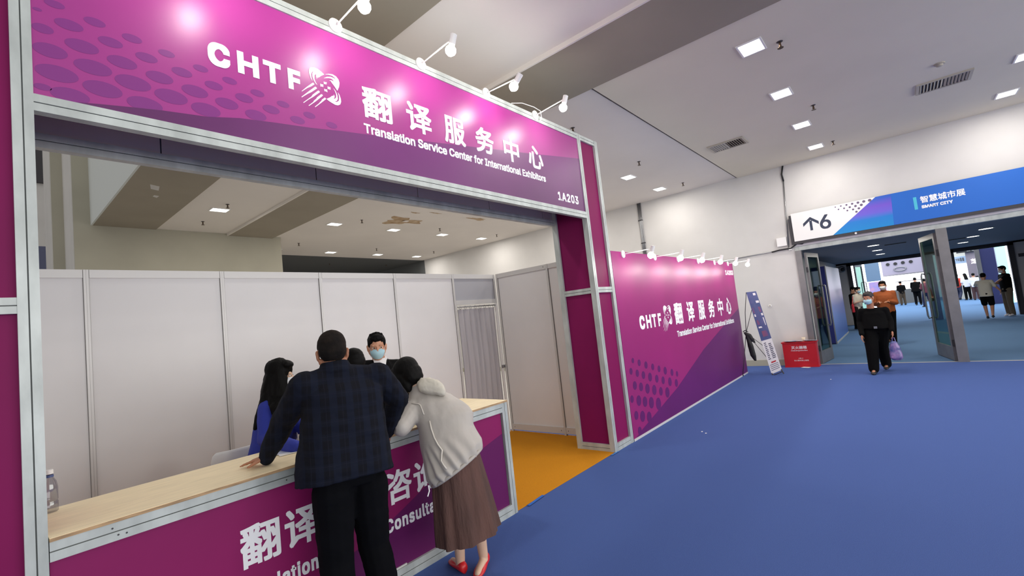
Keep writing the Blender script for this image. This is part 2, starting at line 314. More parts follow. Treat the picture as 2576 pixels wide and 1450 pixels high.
LOGO4 = [[(1.6450,3.5200),(1.6550,3.5180),(1.6680,3.5220),(1.6640,3.5040),(1.6530,3.5030),(1.6450,3.5020)],
 [(1.6180,3.4950),(1.6280,3.4930),(1.6400,3.4960),(1.6390,3.4770),(1.6280,3.4780),(1.6180,3.4740)],
 [(1.6720,3.4930),(1.6810,3.4910),(1.6930,3.4940),(1.6920,3.4740),(1.6800,3.4750),(1.6700,3.4730)],
 [(1.6440,3.4660),(1.6550,3.4650),(1.6660,3.4680),(1.6670,3.4470),(1.6550,3.4510),(1.6450,3.4480)],
 [(1.4800,3.3960),(1.4820,3.3940),(1.5240,3.4330),(1.5490,3.4510),(1.5750,3.4750),(1.5680,3.4840),(1.5620,3.4820),(1.5190,3.4390)],
 [(1.4750,3.3540),(1.4780,3.3510),(1.5230,3.3910),(1.5490,3.4110),(1.5920,3.4520),(1.5830,3.4600),(1.5770,3.4580),(1.5360,3.4170)],
 [(1.4850,3.3180),(1.4880,3.3150),(1.5250,3.3510),(1.5600,3.3810),(1.6110,3.4310),(1.6020,3.4400),(1.5940,3.4340),(1.5550,3.3940),(1.5460,3.3780),(1.5240,3.3570)],
 [(1.5200,3.3070),(1.5240,3.3050),(1.5740,3.3520),(1.6310,3.4120),(1.6240,3.4200),(1.6150,3.4150),(1.5850,3.3840),(1.5810,3.3750),(1.5600,3.3520),(1.5570,3.3440)],
 [(1.5650,3.3120),(1.5680,3.3090),(1.6120,3.3520),(1.6540,3.3950),(1.6440,3.4020),(1.6200,3.3790),(1.6160,3.3690),(1.6040,3.3560),(1.5990,3.3480)]]
LOGOS = [LOGO, LOGO2, LOGO3] + LOGO4
def logo(b, y, x0=None, sx=1, z0=None, sz=1):
    xs = [p[0] for l in LOGOS for p in l]; zs = [p[1] for l in LOGOS for p in l]; mx, mz = min(xs), min(zs)
    for l in LOGOS: poly(b, l if x0 is None else [(x0 + (x - mx) * sx, z0 + (z - mz) * sz) for x, z in l], y)
for ch, x0, x1, z0, z1 in CH: part('letter', M['white'], HP, lambda b: T(b, ch, (x0, x1, z0, z1), .0062))
for ch, x0, x1 in (('C', .932, 1.050), ('H', 1.090, 1.213), ('T', 1.240, 1.350), ('F', 1.394, 1.478)): part('letter', M['white'], HP, lambda b: T(b, ch, (x0, x1, 3.388 - (.003 if ch == 'C' else 0), 3.530 + (.003 if ch == 'C' else 0)), .010, INTER))
part('lettering', M['white'], HP, lambda b: T(b, 'Translation Service Center for International Exhibitors', (1.938, 4.240, 3.222, 3.300), .0035, INTER))
part('lettering', M['white'], HP, lambda b: T(b, '1A203', (4.450, 4.892, 3.045, 3.150), .005, INTER, 1.1))
part('logo', M['white'], HP, lambda b: logo(b, TY))
def pf(name, a, c, w, d, side, n, par=arch): return part(name, ALU, par, lambda b: profile(b, a, c, w, d, side, n))
pf('rail', (.213, YF, 3.952), (5.03, YF, 3.952), .078, .05, ZP, YN); pf('rail', (.213, YF, 2.930), (5.03, YF, 2.930), .08, .05, ZP, YN)
pf('rail', (.213, YR - .04, 2.935), (5.03, YR - .04, 2.935), .08, .05, ZP, YN)
part('rail', M['alu'], arch, lambda b: (b.box(.213, 5.03, YF + .05, YR - .04, 3.955, 3.985),))  # unseen roof added over the fascia box to keep light from above out
for i in range(5):   # white panels closing the back of the fascia
    x0 = .4 + i - .6; x1 = x0 + 1
    xa, xb = max(x0, .213), min(x1, 5.03)
    part('back_panel', M['backp'], arch, lambda b: b.box(xa + .004, xb - .004, YR - .03, YR - .02, 2.97, 3.95))
part('seam_light_stop', M['groove'], arch, lambda b: b.box(.22, 5.02, YR - .019, YR - .015, 2.97, 3.95))  # added backing sheet, stops light leaking through the panel seams
part('back_panel', M['backp'], arch, lambda b: b.box(4.806, 5.024, YR - .03, YR - .02, 2.97, 3.95))
def column(x0, x1, y0, y1, z1, cross, panels):
    w = .07
    for x, s in ((x0 + w / 2, -1), (x1 - w / 2, 1)):
        for y, q in ((y0, YN), (y1, YP)):
            pf('post', (x, y, 0), (x, y, z1), w, .07, XP, q)
    for z in [.045] + cross + [z1 - .035]:
        for y, q in ((y0, YN), (y1, YP)): pf('rail', (x0 + w, y + (.004 if y == y0 else -.004), z), (x1 - w, y + (.004 if y == y0 else -.004), z), .07 if z != .045 else .09, .04, ZP, q)
        for x, q in ((x0, XN), (x1, XP)): pf('rail', (x - q[0] * .004, y0 + w, z), (x - q[0] * .004, y1 - w, z), .07 if z != .045 else .09, .04, ZP, q)
    lv = [.09] + cross + [z1 - .07]
    for a, c in zip(lv[:-1], lv[1:]):
        a += .0 if a == .09 else .035; c -= .0 if c == lv[-1] else .035
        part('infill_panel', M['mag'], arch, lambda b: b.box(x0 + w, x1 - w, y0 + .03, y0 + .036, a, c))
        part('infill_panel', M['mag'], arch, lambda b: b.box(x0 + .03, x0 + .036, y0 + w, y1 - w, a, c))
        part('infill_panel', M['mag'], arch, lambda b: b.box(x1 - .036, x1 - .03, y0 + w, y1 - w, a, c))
column(5.03, 5.53, YF, YR, 3.99, [1.985], 1)
column(-.30, .213, YF, YR, 3.99, [2.0], 1)

# ---- side graphic wall
gw = thing('graphic_wall', 'magenta graphic wall with white lettering running from the arch to the far wall', 'wall panel', (8.4, YF, 0))
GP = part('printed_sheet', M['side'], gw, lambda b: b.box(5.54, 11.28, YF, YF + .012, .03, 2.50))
part('core_panel', M['octrail'], gw, lambda b: b.box(5.54, 11.28, YF + .012, YF + .06, 0, 2.49))
part('skirting_strip', M['octrail'], gw, lambda b: b.box(5.54, 11.28, YF - .006, YF + .0, 0, .03))
part('printed_diagonal', M['side_dark'], GP, lambda b: poly(b, [(11.275, 1.46), (8.602, .833), (7.188, .405), (5.842, .099), (5.60, .032), (11.275, .032)], YF - .0008))
D2 = [(5.783,1.011,0.039),(5.962,0.957,0.05),(6.165,0.898,0.056),(6.377,0.841,0.053),(6.584,0.783,0.054),(6.797,0.724,0.064),(7.042,0.661,0.059),(7.233,0.609,0.048),(5.69,0.881,0.049),(5.866,0.829,0.054),(6.043,0.776,0.059),(6.247,0.717,0.067),(6.464,0.658,0.062),(6.676,0.6,0.062),(6.918,0.538,0.072),(7.159,0.478,0.066),(5.75,0.684,0.062),(5.927,0.635,0.064),(6.117,0.577,0.075),(6.331,0.52,0.078),(6.548,0.461,0.068),(6.773,0.403,0.083),(5.81,0.472,0.076),(5.989,0.422,0.076),(6.185,0.369,0.086),(6.411,0.308,0.094),(5.684,0.304,0.062),(5.862,0.252,0.079),(6.058,0.199,0.079),(5.62,0.529,0.053),(5.727,0.093,0.058)]
for x, z, r in D2: part('printed_dot', M['side_dark'], GP, lambda b: disc(b, x, z, r * .92, YF - .0012, 20))
for i, c in enumerate('翻译服务中心'): part('letter', M['white'], GP, lambda b: T(b, c, (7.455 + i * .578, 7.81 + i * .578, 1.37, 1.725), .010, y=YF - .002))
for ch, x0, x1 in (('C', 6.130, 6.302), ('H', 6.352, 6.525), ('T', 6.560, 6.715), ('F', 6.775, 6.895)): part('letter', M['white'], GP, lambda b: T(b, ch, (x0, x1, 1.396, 1.592), .013, INTER, 1, YF - .002))
part('lettering', M['white'], GP, lambda b: T(b, 'Translation Service Center for International Exhibitors', (7.462, 10.76, 1.168, 1.270), .005, INTER, 1, YF - .002))
part('lettering', M['white'], GP, lambda b: T(b, '1A203', (10.64, 11.23, 2.215, 2.322), .008, INTER, 1.1, YF - .002))
part('logo', M['white'], GP, lambda b: logo(b, YF - .002, 6.935, 1.33, 1.30, 1.36))

# ---- white partitions
def partition(label, x0, x1, y, posts, low=0, axis='x', loc=None):
    o = thing('booth_partition', label, 'partition', loc)
    return o
bw = thing('booth_partition', 'white panelled back partition of the booth behind the counter', 'partition', (2.4, 4.99, 0))
YB = 4.987
xs = [-1.37, -.37, .63, 1.605, 2.595, 3.595, 4.61]
for x in xs + [5.50]:
    def post(b, x=x):
        b.mi = 0
        for dx in (-.0165, .0005): b.box(x + dx, x + dx + .016, YB - .014, YB + .02, 0, 2.492)
        b.mi = 1; b.box(x - .019, x + .019, YB - .009, YB + .015, 0, 2.488)
    part('post', [M['octrail'], M['octgroove']], bw, post)
for a, c in zip(xs[:-1], xs[1:]):
    part('infill_panel', M['oct'], bw, lambda b: b.box(a + .02, c - .02, YB, YB + .004, .08, 2.425))
    part('rail', M['octrail'], bw, lambda b: b.box(a + .02, c - .02, YB - .012, YB + .018, 2.425, 2.492))
    part('rail', M['octrail'], bw, lambda b: b.box(a + .02, c - .02, YB - .012, YB + .018, 0, .08))
part('rail', M['octrail'], bw, lambda b: b.box(4.63, 5.48, YB - .012, YB + .018, 2.425, 2.492))
part('infill_panel', M['doorgrey'], bw, lambda b: b.box(4.63, 5.48, YB, YB + .004, 2.10, 2.425), label='grey panel over the curtained doorway')
part('rail', M['octrail'], bw, lambda b: b.box(4.63, 5.48, YB - .012, YB + .018, 2.035, 2.10))
sw = thing('booth_partition', 'white side partition joining the back wall to the arch column', 'partition', (5.53, 4.2, 0))
ys = [4.93, 3.93, 3.5]
for y in ys:
    def post(b, y=y):
        b.mi = 0
        for dy in (-.0165, .0005): b.box(5.51, 5.55, y + dy, y + dy + .016, 0, 2.492)
        b.mi = 1; b.box(5.515, 5.545, y - .019, y + .019, 0, 2.488)
    part('post', [M['octrail'], M['octgroove']], sw, post)
for a, c in zip(ys[1:], ys[:-1]):
    part('infill_panel', M['oct'], sw, lambda b: b.box(5.528, 5.532, a + .02, c - .02, .12, 2.425))
    part('rail', M['octrail'], sw, lambda b: b.box(5.512, 5.548, a + .02, c - .02, 2.425, 2.492))
    part('rail', M['octrail'], sw, lambda b: b.box(5.512, 5.548, a + .02, c - .02, .03, .12))
    part('bolt', M['darkmetal'], sw, lambda b: (b.lathe((5.511, c - .06, .075), XN, [(0, .006), (.003, .006)], 8), b.lathe((5.511, a + .06, .075), XN, [(0, .006), (.003, .006)], 8), b.lathe((5.511, a + .06, 2.46), XN, [(0, .006), (.003, .006)], 8)))
# curtain
cu = thing('doorway_curtain', 'grey pleated curtain hanging in the booth back doorway', 'curtain', (5.05, 4.97, 0))
def curt(b):
    n, m = 140, 8; x0, x1 = 4.64, 5.43
    for side in (0, 1):
        vs = []; 
        for j in range(m + 1):
            z = .04 + (1.965 - .04) * j / m
            for i in range(n + 1):
                t = i / n; x = x0 + (x1 - x0) * t
                vs.append((x, 4.955 + .004 * side + .016 * math.sin(t * 46 + .5 * math.sin(j)) + .01 * math.sin(t * 13 + 1), z))
        b.add(vs, [(j * (n + 1) + i, j * (n + 1) + i + 1, (j + 1) * (n + 1) + i + 1, (j + 1) * (n + 1) + i) for j in range(m) for i in range(n)])
part('cloth', M['curtain'], cu, curt, smooth=True)
part('rod', M['metal'], cu, lambda b: b.tube([(4.63, 4.955, 2.0), (5.48, 4.955, 2.0)], .009, 8), smooth=True)
for i in range(8):
    x = 4.68 + i * .104
    part('ring', M['metal'], cu, lambda b: b.tube([(x, 4.955 + .022 * math.cos(t), 1.988 + .026 * math.sin(t)) for t in [k * math.pi / 5 for k in range(11)]], .003, 5))
dl = thing('door_jamb', 'white metal jamb with a small latch beside the curtain', 'jamb', (5.46, 4.95, 0))
part('jamb_strip', M['whitep'], dl, lambda b: b.box(5.445, 5.48, 4.945, 4.972, 0, 2.03))
part('latch', M['metal'], dl, lambda b: (b.box(5.44, 5.47, 4.93, 4.946, 1.0, 1.045),))
part('latch', M['metal'], dl, lambda b: (b.box(5.485, 5.51, 4.93, 4.946, 1.0, 1.045),))

# orange carpet and tape
tag = lambda o, label, cat, group=None: (o.__setitem__('label', label), o.__setitem__('category', cat), group and o.__setitem__('group', group))
o = part('carpet_piece', M['orange'], None, lambda b: b.box(-1.4, 5.55, 2.90, 5.03, .001, .006)); tag(o, 'orange carpet laid inside the booth', 'carpet')
o = part('tape_strip', mat('blue_tape', (52, 118, 190), .4), None, lambda b: b.obox((5.0, 2.875, .008), (.09, 0, 0), (0, .012, 0), (0, 0, .001))); tag(o, 'light blue tape strip on the carpet edge at the column foot', 'tape')
o = part('tape_strip', M['signblue'], None, lambda b: b.obox((3.45, 2.885, .008), (.13, .01, 0), (0, .014, 0), (0, 0, .001))); tag(o, 'blue tape strip on the carpet edge beside the counter corner', 'tape')

# ---- counter
ct = thing('reception_counter', 'long booth counter with pale wooden top and magenta lettered front', 'counter', (1.4, 3.18, 0))
part('countertop', [M['wood'], M['ply']], ct, lambda b: (b.box(.216, 3.185, YF - .004, 3.485, .984, 1.0),))
part('countertop_edge', M['ply'], ct, lambda b: (b.box(.216, 3.186, YF - .006, YF - .004, .984, .9985), b.box(3.185, 3.1865, YF - .004, 3.485, .984, .9985)))
pf('rail', (.216, YF, .942), (3.11, YF, .942), .082, .04, ZP, YN, ct)
pf('rail', (.216, YF, .045), (3.11, YF, .045), .09, .04, ZP, YN, ct)
pf('rail', (3.18, YF + .07, .942), (3.18, 3.41, .942), .08, .04, ZP, XP, ct); pf('rail', (3.18, YF + .07, .045), (3.18, 3.41, .045), .09, .04, ZP, XP, ct)
pf('post', (3.145, YF, 0), (3.145, YF, .983), .07, .07, XP, YN, ct); pf('post', (3.145, 3.48, 0), (3.145, 3.48, .983), .07, .07, XP, YP, ct)
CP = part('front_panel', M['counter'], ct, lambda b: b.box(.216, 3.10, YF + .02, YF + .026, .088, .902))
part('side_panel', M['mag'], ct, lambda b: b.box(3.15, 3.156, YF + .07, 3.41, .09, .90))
part('back_panel', M['oct'], ct, lambda b: b.box(.216, 3.11, 3.44, 3.446, .02, .983))
part('printed_diagonal', M['counter_dark'], CP, lambda b: poly(b, [(3.099, .715), (2.769, .64), (2.204, .548), (1.815, .395), (1.35, .27), (.6, .09), (3.099, .09)], YF + .0194))
part('tape_edge', M['octrail'], CP, lambda b: b.box(.216, 1.98, YF + .012, YF + .0195, .088, .10))
for i, c in enumerate('翻译'): part('letter', M['white'], CP, lambda b: T(b, c, (.942 + i * .237, 1.152 + i * .237, .522, .742), .005, y=YF + .0188))
for i, c in enumerate('咨询'): part('letter', M['white'], CP, lambda b: T(b, c, (1.868 + i * .237, 2.085 + i * .237, .520, .746), .005, y=YF + .0188))
part('lettering', M['white'], CP, lambda b: T(b, 'Translation', (.868, 1.360, .348, .440), .0040, INTER, 1.12, YF + .0188))
part('lettering', M['white'], CP, lambda b: T(b, 'Consultation', (1.838, 2.465, .345, .440), .0040, INTER, 1.12, YF + .0188))
for x, z in ((.42, .96), (.44, .925), (.47, .922), (1.2, .925)): part('screw', M['darkmetal'], ct, lambda b: b.lathe((x, YF - .001, z), YN, [(0, .004), (.001, .004)], 8))

# ---- arm spotlights
def spot(name, label, group, base, bulb, top, cap_m=M['whitep']):
    base, bulb, top = V(base), V(bulb), V(top); o = thing(name, label, 'spotlight', base, group)
    part('base_plate', cap_m, o, lambda b: b.lathe(base + V((0, -.0, 0)), YN, [(0, .052), (.014, .052), (.02, .036), (.024, .012)], 20), smooth=False)
    d = (bulb - top).normalized()
    jt = top + d * .03
    part('arm', cap_m, o, lambda b: b.tube([base + V((0, -.02, 0)), base + V((0, -.05, .0)), jt + V((0, .02, -.0))], .006, 8), smooth=True)
    part('lamp_holder', cap_m, o, lambda b: b.lathe(top, d, [(-.004, .02), (0, .027), (.075, .027), (.088, .022)], 18), smooth=False)
    part('bulb', M['bulb'], o, lambda b: b.lathe(top + d * .075, d, [(0, .015), (.012, .024), (.03, .040), (.052, .045), (.074, .038), (.090, .018), (.095, .004)], 18), smooth=True)
    return o
def bulb_light(o, loc, p, r=.045):
    l = bpy.data.lights.new('bulb_lamp', 'POINT'); l.energy = p; l.color = (1, .95, .88); l.shadow_soft_size = r
    q = bpy.data.objects.new('bulb_lamp', l); COL.objects.link(q); q.parent = o; q.location = V(loc) - o.location
hl = [(.955, 'arm spotlight on the fascia top rail at the left, above the dotted print'), (1.762, 'arm spotlight on the fascia top rail above the logo'), (2.542, 'arm spotlight on the fascia top rail above the second large character'), (3.356, 'arm spotlight with tilted holder on the fascia top rail, third one seen'), (4.154, 'arm spotlight nearest the right column on the fascia top rail')]
for i, (x, lb) in enumerate(hl):
    tilt = .05 if i == 3 else 0
    top = V((x + .01, 2.46 - tilt, 4.035)); bul = V((x, 2.53 + tilt * .8, 3.86))
    if i == 3: top = V((x + .01, 2.44, 3.985)); 
    o = spot('arm_spotlight', lb, 'spotlights on the booth fascia', (x, YF, 3.975), bul, top)
    d = (bul - top).normalized(); bulb_light(o, top + d * .20, BULB_W)
o = part('lamp_cable', M['whitep'], None, lambda b: b.tube([(3.75, 2.88, 3.995), (3.9, 2.85, 4.03), (4.1, 2.84, 4.04), (4.2, 2.83, 4.02), (4.225, 2.84, 3.95), (4.21, 2.87, 3.91)], .004, 6), smooth=True); tag(o, 'thin white cable looping at the right end of the fascia top', 'cable')
sl = [(5.88, 'first spotlight along the graphic wall, next to the arch column'), (6.95, 'second spotlight from the arch along the graphic wall top'), (7.93, 'third spotlight from the arch along the graphic wall top'), (8.95, 'fourth spotlight from the arch along the graphic wall top'), (9.95, 'fifth spotlight along the graphic wall top, over the stand number'), (10.9, 'last spotlight on the graphic wall top, nearest the banner stand')]
for x, lb in sl:
    top = V((x + .01, 2.44, 2.50)); bul = V((x, 2.50, 2.33))
    o = spot('wall_spotlight', lb, 'spotlights on the graphic wall', (x, YF, 2.466), bul, top)
    d = (bul - top).normalized(); bulb_light(o, top + d * .20, BULB2_W)
#%%CEIL
# ================================================================== ceiling fittings
def ordinal(i): return ['first', 'second', 'third', 'fourth'][i]
def downlight(x, y, z, label, group):
    o = thing('ceiling_downlight', label, 'ceiling light', (x, y, z), group)
    part('frame', M['whitep'], o, lambda b: (b.box(x - .17, x - .15, y - .135, y + .135, z - .012, z), b.box(x + .15, x + .17, y - .135, y + .135, z - .012, z), b.box(x - .15, x + .15, y - .135, y - .115, z - .012, z), b.box(x - .15, x + .15, y + .115, y + .135, z - .012, z)))
    part('diffuser', M['down'], o, lambda b: b.box(x - .15, x + .15, y - .115, y + .115, z - .004, z))
    area('downlight_lamp', (x, y, z - .02), (.28, .22), DOWN_W, (1, .96, .9), parent=o)
    return o
G = 'recessed ceiling downlights'
ox = ['nearest the brown beam', 'second from the brown beam', 'third from the brown beam', 'nearest the far wall']
for i, x in enumerate((6.08, 7.87, 9.68, 11.44)):
    for y, z, rw in ((1.0, CZ - .02, 'in the front row over the blue carpet'), (-1.75, CZ - .02, 'in the row near the big ceiling vents'), (4.37, CZ, 'in the row behind the graphic wall lamps'), (7.5, CZ, 'in the row hidden behind the fascia'), (10.73, CZ, 'in the nearer row seen under the fascia'), (14.28, CZ, 'in the farthest row seen under the fascia')):
        downlight(x, y, z, 'downlight %s, %s' % (rw, ox[i]), G)
for y, lb in ((10.5, 'single ceiling downlight in the white bay between the two brown beams'), (4.4, 'ceiling downlight between the brown beams, hidden above the fascia'), (-.9, 'ceiling downlight between the brown beams over the aisle')):
    downlight(3.42, y, CZ, lb, G)
SP0 = None
def sprinkler(x, y, z, label):
    o = thing('fire_sprinkler', label, 'sprinkler', (x, y, z), 'ceiling fire sprinklers')
    part('pipe', M['brass'], o, lambda b: b.lathe((x, y, z), (0, 0, -1), [(0, .012), (.04, .012), (.045, .016), (.06, .014)], 8))
    part('deflector', M['brass'], o, lambda b: b.lathe((x, y, z - .062), (0, 0, -1), [(0, .009), (.010, .010), (.012, .034), (.015, .034)], 12))
    part('escutcheon', M['darkmetal'], o, lambda b: b.lathe((x, y, z), (0, 0, -1), [(0, .036), (.006, .026)], 14))
for x, y, lb in ((6.24, .73, 'fire sprinkler beside the nearest front row downlight'), (8.85, .72, 'fire sprinkler between the second and third front row downlights'), (11.4, .70, 'fire sprinkler beside the front row downlight at the far wall'),
                 (8.88, 3.74, 'fire sprinkler near the thin dark ceiling joint'), (11.48, 3.79, 'fire sprinkler near the far wall behind the graphic wall lamps'), (6.27, 3.65, 'fire sprinkler just above the top corner of the right column'),
                 (3.42, 10.04, 'fire sprinkler in front of the bay downlight between the brown beams'), (3.43, 11.59, 'fire sprinkler behind the bay downlight, by the grey back wall'),
                 (6.47, 10.1, 'fire sprinkler left of the peeling ceiling patch'), (9.03, 10.09, 'fire sprinkler between two downlights right of the peeling patch'), (11.49, 10.06, 'fire sprinkler beside the rightmost downlight seen under the fascia'),
                 (6.31, 13.2, 'fire sprinkler beside the corner of the grey back wall'), (8.99, 13.3, 'fire sprinkler in the far ceiling, in the middle of three'), (11.4, 13.2, 'fire sprinkler in the far ceiling close to the white wall'),
                 (8.92, 16.33, 'fire sprinkler in the dark far part of the ceiling'), (11.37, 16.24, 'fire sprinkler in the dark far ceiling close to the wall')):
    sprinkler(x, y, CZ - .02 if y < 2.8 else CZ, lb)
def vent(x, y, lx, ly, label):
    z = CZ - .02; o = thing('ceiling_vent', label, 'vent', (x, y, z), 'ceiling air vents'); w = .04
    part('frame', M['vent'], o, lambda b: (b.box(x - lx, x + lx, y - ly, y - ly + w, z - .02, z), b.box(x - lx, x + lx, y + ly - w, y + ly, z - .02, z), b.box(x - lx, x - lx + w, y - ly + w, y + ly - w, z - .02, z), b.box(x + lx - w, x + lx, y - ly + w, y + ly - w, z - .02, z)))
    part('backing', M['ventdark'], o, lambda b: b.box(x - lx + w, x + lx - w, y - ly + w, y + ly - w, z - .003, z))
    n = 14; sp = (2 * (ly - w)) / n; me = None
    for i in range(n):
        yy = y - ly + w + sp * (i + .5)
        part('slat', M['vent'], o, lambda b: b.obox((x, yy, z - .012), (lx - w, 0, 0), (0, .012 * (1 if i < n / 2 else -1), .009), (0, .0012, .0012)))
vent(9.72, -.87, .24, .32, 'slatted ceiling vent nearer the right edge, beside the smoke detector')
vent(9.50, 2.20, .24, .32, 'slatted ceiling vent beside the thin dark ceiling joint')
o = thing('smoke_detector', 'small beige round smoke detector on the ceiling beside a vent', 'smoke detector', (8.83, -.785, CZ - .02))
part('base', M['vent'], o, lambda b: b.lathe((8.83, -.785, CZ - .02), (0, 0, -1), [(0, .06), (.015, .06), (.018, .045)], 18)); part('sensor_head', M['vent'], o, lambda b: b.lathe((8.83, -.785, CZ - .038), (0, 0, -1), [(0, .04), (.018, .036), (.026, .02)], 18))
# peeling paint patch: flakes of brown plaster laid bare
def patch(b, cx, cy, rx, ry, seed, n=40):
    rnd = random.Random(seed); pts = []
    for k in range(n):
        t = 2 * math.pi * k / n; q = 1 + .28 * math.sin(3 * t + seed) + .2 * math.sin(7 * t) + rnd.uniform(-.12, .12)
        pts.append((cx + rx * q * math.cos(t), cy + ry * q * math.sin(t), CZ - .002))
    b.add(pts, [tuple(range(n))])
pm = mat('bare_plaster', (164, 134, 98), .9, noise_amt=.4, noise_scale=5, c2=(200, 178, 150))
pw = thing('peeled_paint_patch', 'brown patch of peeling paint on the ceiling seen under the fascia', 'paint patch', (7.55, 9.75, CZ - .01))
part('bare_patch', pm, pw, lambda b: patch(b, 7.45, 9.78, .46, .34, 2)); part('bare_patch', pm, pw, lambda b: patch(b, 7.25, 8.95, .14, .04, 3, 16)); part('bare_patch', pm, pw, lambda b: patch(b, 7.75, 8.75, .18, .035, 4, 16)); part('paint_flake', M['ceil'], pw, lambda b: b.obox((7.55, 9.72, CZ - .012), (.10, .03, .01), (.02, -.05, .006), (0, 0, .001)))
pw = thing('peeled_paint_patch', 'small brown peeled patch on the ceiling at the lower edge of the fascia', 'paint patch', (9.2, 8.9, CZ))
part('bare_patch', pm, pw, lambda b: patch(b, 9.25, 8.75, .30, .10, 5, 20))
pw = thing('peeled_paint_patch', 'small pale chip in the paint of the brown beam, seen at the left', 'paint patch', (2.1, 9.6, CZ - .02))
o = part('bare_patch', M['wall'], pw, lambda b: b.add([(2.02, 9.3, CZ - .022), (2.16, 9.35, CZ - .022), (2.2, 9.6, CZ - .022), (2.08, 9.55, CZ - .022)], [(0, 1, 2, 3)])); part('bare_patch', M['wall'], pw, lambda b: b.add([(2.2, 9.9, CZ - .022), (2.28, 9.92, CZ - .022), (2.27, 10.05, CZ - .022), (2.2, 10.0, CZ - .022)], [(0, 1, 2, 3)]))

# ================================================================== far wall fittings
o = thing('cable_trunking', 'bundle of grey conduits running down the white wall above the graphic wall', 'conduit', (XW, 5.39, 3.3), None)
for i, dy in enumerate((-.045, -.015, .015, .045)):
    part('conduit', M['metal'], o, lambda b: b.tube([(XW - .025, 5.39 + dy, 2.9), (XW - .025, 5.39 + dy * (1 - .1 * i), 3.6), (XW - .03, 5.38 + dy * .8, 4.1), (XW - .025, 5.38 + dy, CZ)], .014, 8), smooth=True)
part('clip', M['darkmetal'], o, lambda b: b.box(XW - .045, XW, 5.33, 5.45, 4.15, 4.18)); part('clip', M['darkmetal'], o, lambda b: b.box(XW - .045, XW, 5.33, 5.45, 3.5, 3.53))
o = thing('wall_conduit', 'thin grey conduit running down the wall beside the blue sign', 'conduit', (XW, 1.82, 2.8))
part('conduit', M['metal'], o, lambda b: b.tube([(XW - .02, 1.90, 2.72), (XW - .02, 1.86, 3.4), (XW - .02, 1.80, 4.3)], .013, 8), smooth=True); part('cable', M['black'], o, lambda b: b.tube([(XW - .02, 1.80, 4.28), (XW - .03, 1.815, 4.45), (XW - .025, 1.77, CZ - .02)], .018, 8), smooth=True)
o = thing('wall_conduit', 'grey conduit running level along the wall above the banner stand', 'conduit', (XW, 3, 2.66))
part('conduit', M['metal'], o, lambda b: b.tube([(XW - .02, 4.6, 2.64), (XW - .02, 3.2, 2.66), (XW - .02, 1.95, 2.70)], .012, 8), smooth=True); part('cable', M['black'], o, lambda b: b.tube([(XW - .035, 2.25, 2.68), (XW - .04, 2.1, 2.70), (XW - .05, 1.85, 2.70), (XW - .07, 1.72, 2.78), (XW - .06, 1.62, 2.76), (XW - .07, 1.55, 2.80)], .016, 8), smooth=True)
o = part('junction_box', M['whitep'], None, lambda b: b.box(XW - .06, XW - .002, 1.92, 2.12, 2.78, 2.98)); tag(o, 'small white junction box on the wall beside the blue sign', 'box')
o = part('socket_cover', M['whitep'], None, lambda b: b.box(XW - .05, XW - .001, 1.84, 1.90, 2.66, 2.72)); tag(o, 'tiny white conduit fitting at the top corner of the doorway', 'socket')
o = thing('wall_button', 'small round white push button on the wall over the red box', 'button', (XW, 2.469, 1.419))
part('plate', M['whitep'], o, lambda b: b.lathe((XW, 2.469, 1.419), XN, [(0, .035), (.012, .035), (.014, .025)], 16)); part('push_cap', M['vent'], o, lambda b: b.lathe((XW - .014, 2.469, 1.419), XN, [(0, .02), (.006, .016)], 14))

# ---- hall sign over the doors
sg = thing('hall_sign', 'long white and blue sign board over the doorway reading 6 and SMART CITY', 'sign', (12.33, -.8, 2.82))
XS = 12.30
part('sign_frame', M['darkmetal'], sg, lambda b: (b.box(XS + .004, XW - .001, -3.6, 1.80, 2.77, 3.44), b.box(XS - .004, XS + .03, -3.6, 1.82, 2.765, 2.815), b.box(XS - .004, XS + .03, 1.77, 1.82, 2.815, 3.36)))
def yz(b, pts, x): return b.add([(x, y, z) for y, z in pts], [tuple(range(len(pts)))])
SW = part('sign_face', M['signblue'], sg, lambda b: b.box(XS, XS + .003, -3.6, 1.752, 2.83, 3.475), label='blue printed face')
part('white_print', M['whitep'], SW, lambda b: yz(b, [(1.752, 2.83), (1.752, 3.475), (.20, 3.475), (1.02, 2.83)], XS - .001))
def grad_mat():
    m = mat('sign_gradient_print', (60, 80, 190), .45); n = m.node_tree.nodes; l = m.node_tree.links
    tc = n.new('ShaderNodeTexCoord'); sp = n.new('ShaderNodeSeparateXYZ'); cr = n.new('ShaderNodeValToRGB'); mr = n.new('ShaderNodeMapRange')
    l.new(tc.outputs['Generated'], sp.inputs[0]); l.new(sp.outputs['Z'], mr.inputs[0]); l.new(mr.outputs[0], cr.inputs[0]); l.new(cr.outputs[0], n['Principled BSDF'].inputs['Base Color'])
    e = cr.color_ramp.elements; e[0].position = .0; e[0].color = lin((8, 132, 200)); e[1].position = .32; e[1].color = lin((20, 120, 200))
    for p, c in ((.5, (104, 92, 204)), (.7, (110, 80, 196)), (.95, (40, 90, 190))): q = e.new(p); q.color = lin(c)
    return m
part('gradient_print', grad_mat(), SW, lambda b: yz(b, [(1.02, 2.83), (.20, 3.475), (-.05, 3.475), (-.02, 2.83)], XS - .0008))
def sdots(b):
    for i in range(7):
        for j in range(4):
            y = .30 + i * .10 + (j % 2) * .05; z = 3.43 - j * .062; r = .030 - i * .0028 - j * .001
            if y > .2 + (3.475 - z) * 1.27 + .02 and y < 1.0 - j * .12: b.add([(XS - .0018, y + r * math.cos(k * math.pi / 8), z + r * math.sin(k * math.pi / 8)) for k in range(16)], [tuple(range(16))])
part('printed_dots', mat('sign_dot_print', (104, 88, 116), .5), SW, sdots)
SI = mat('sign_navy_print', (44, 52, 74), .5)
YL = (0, -1, 0)
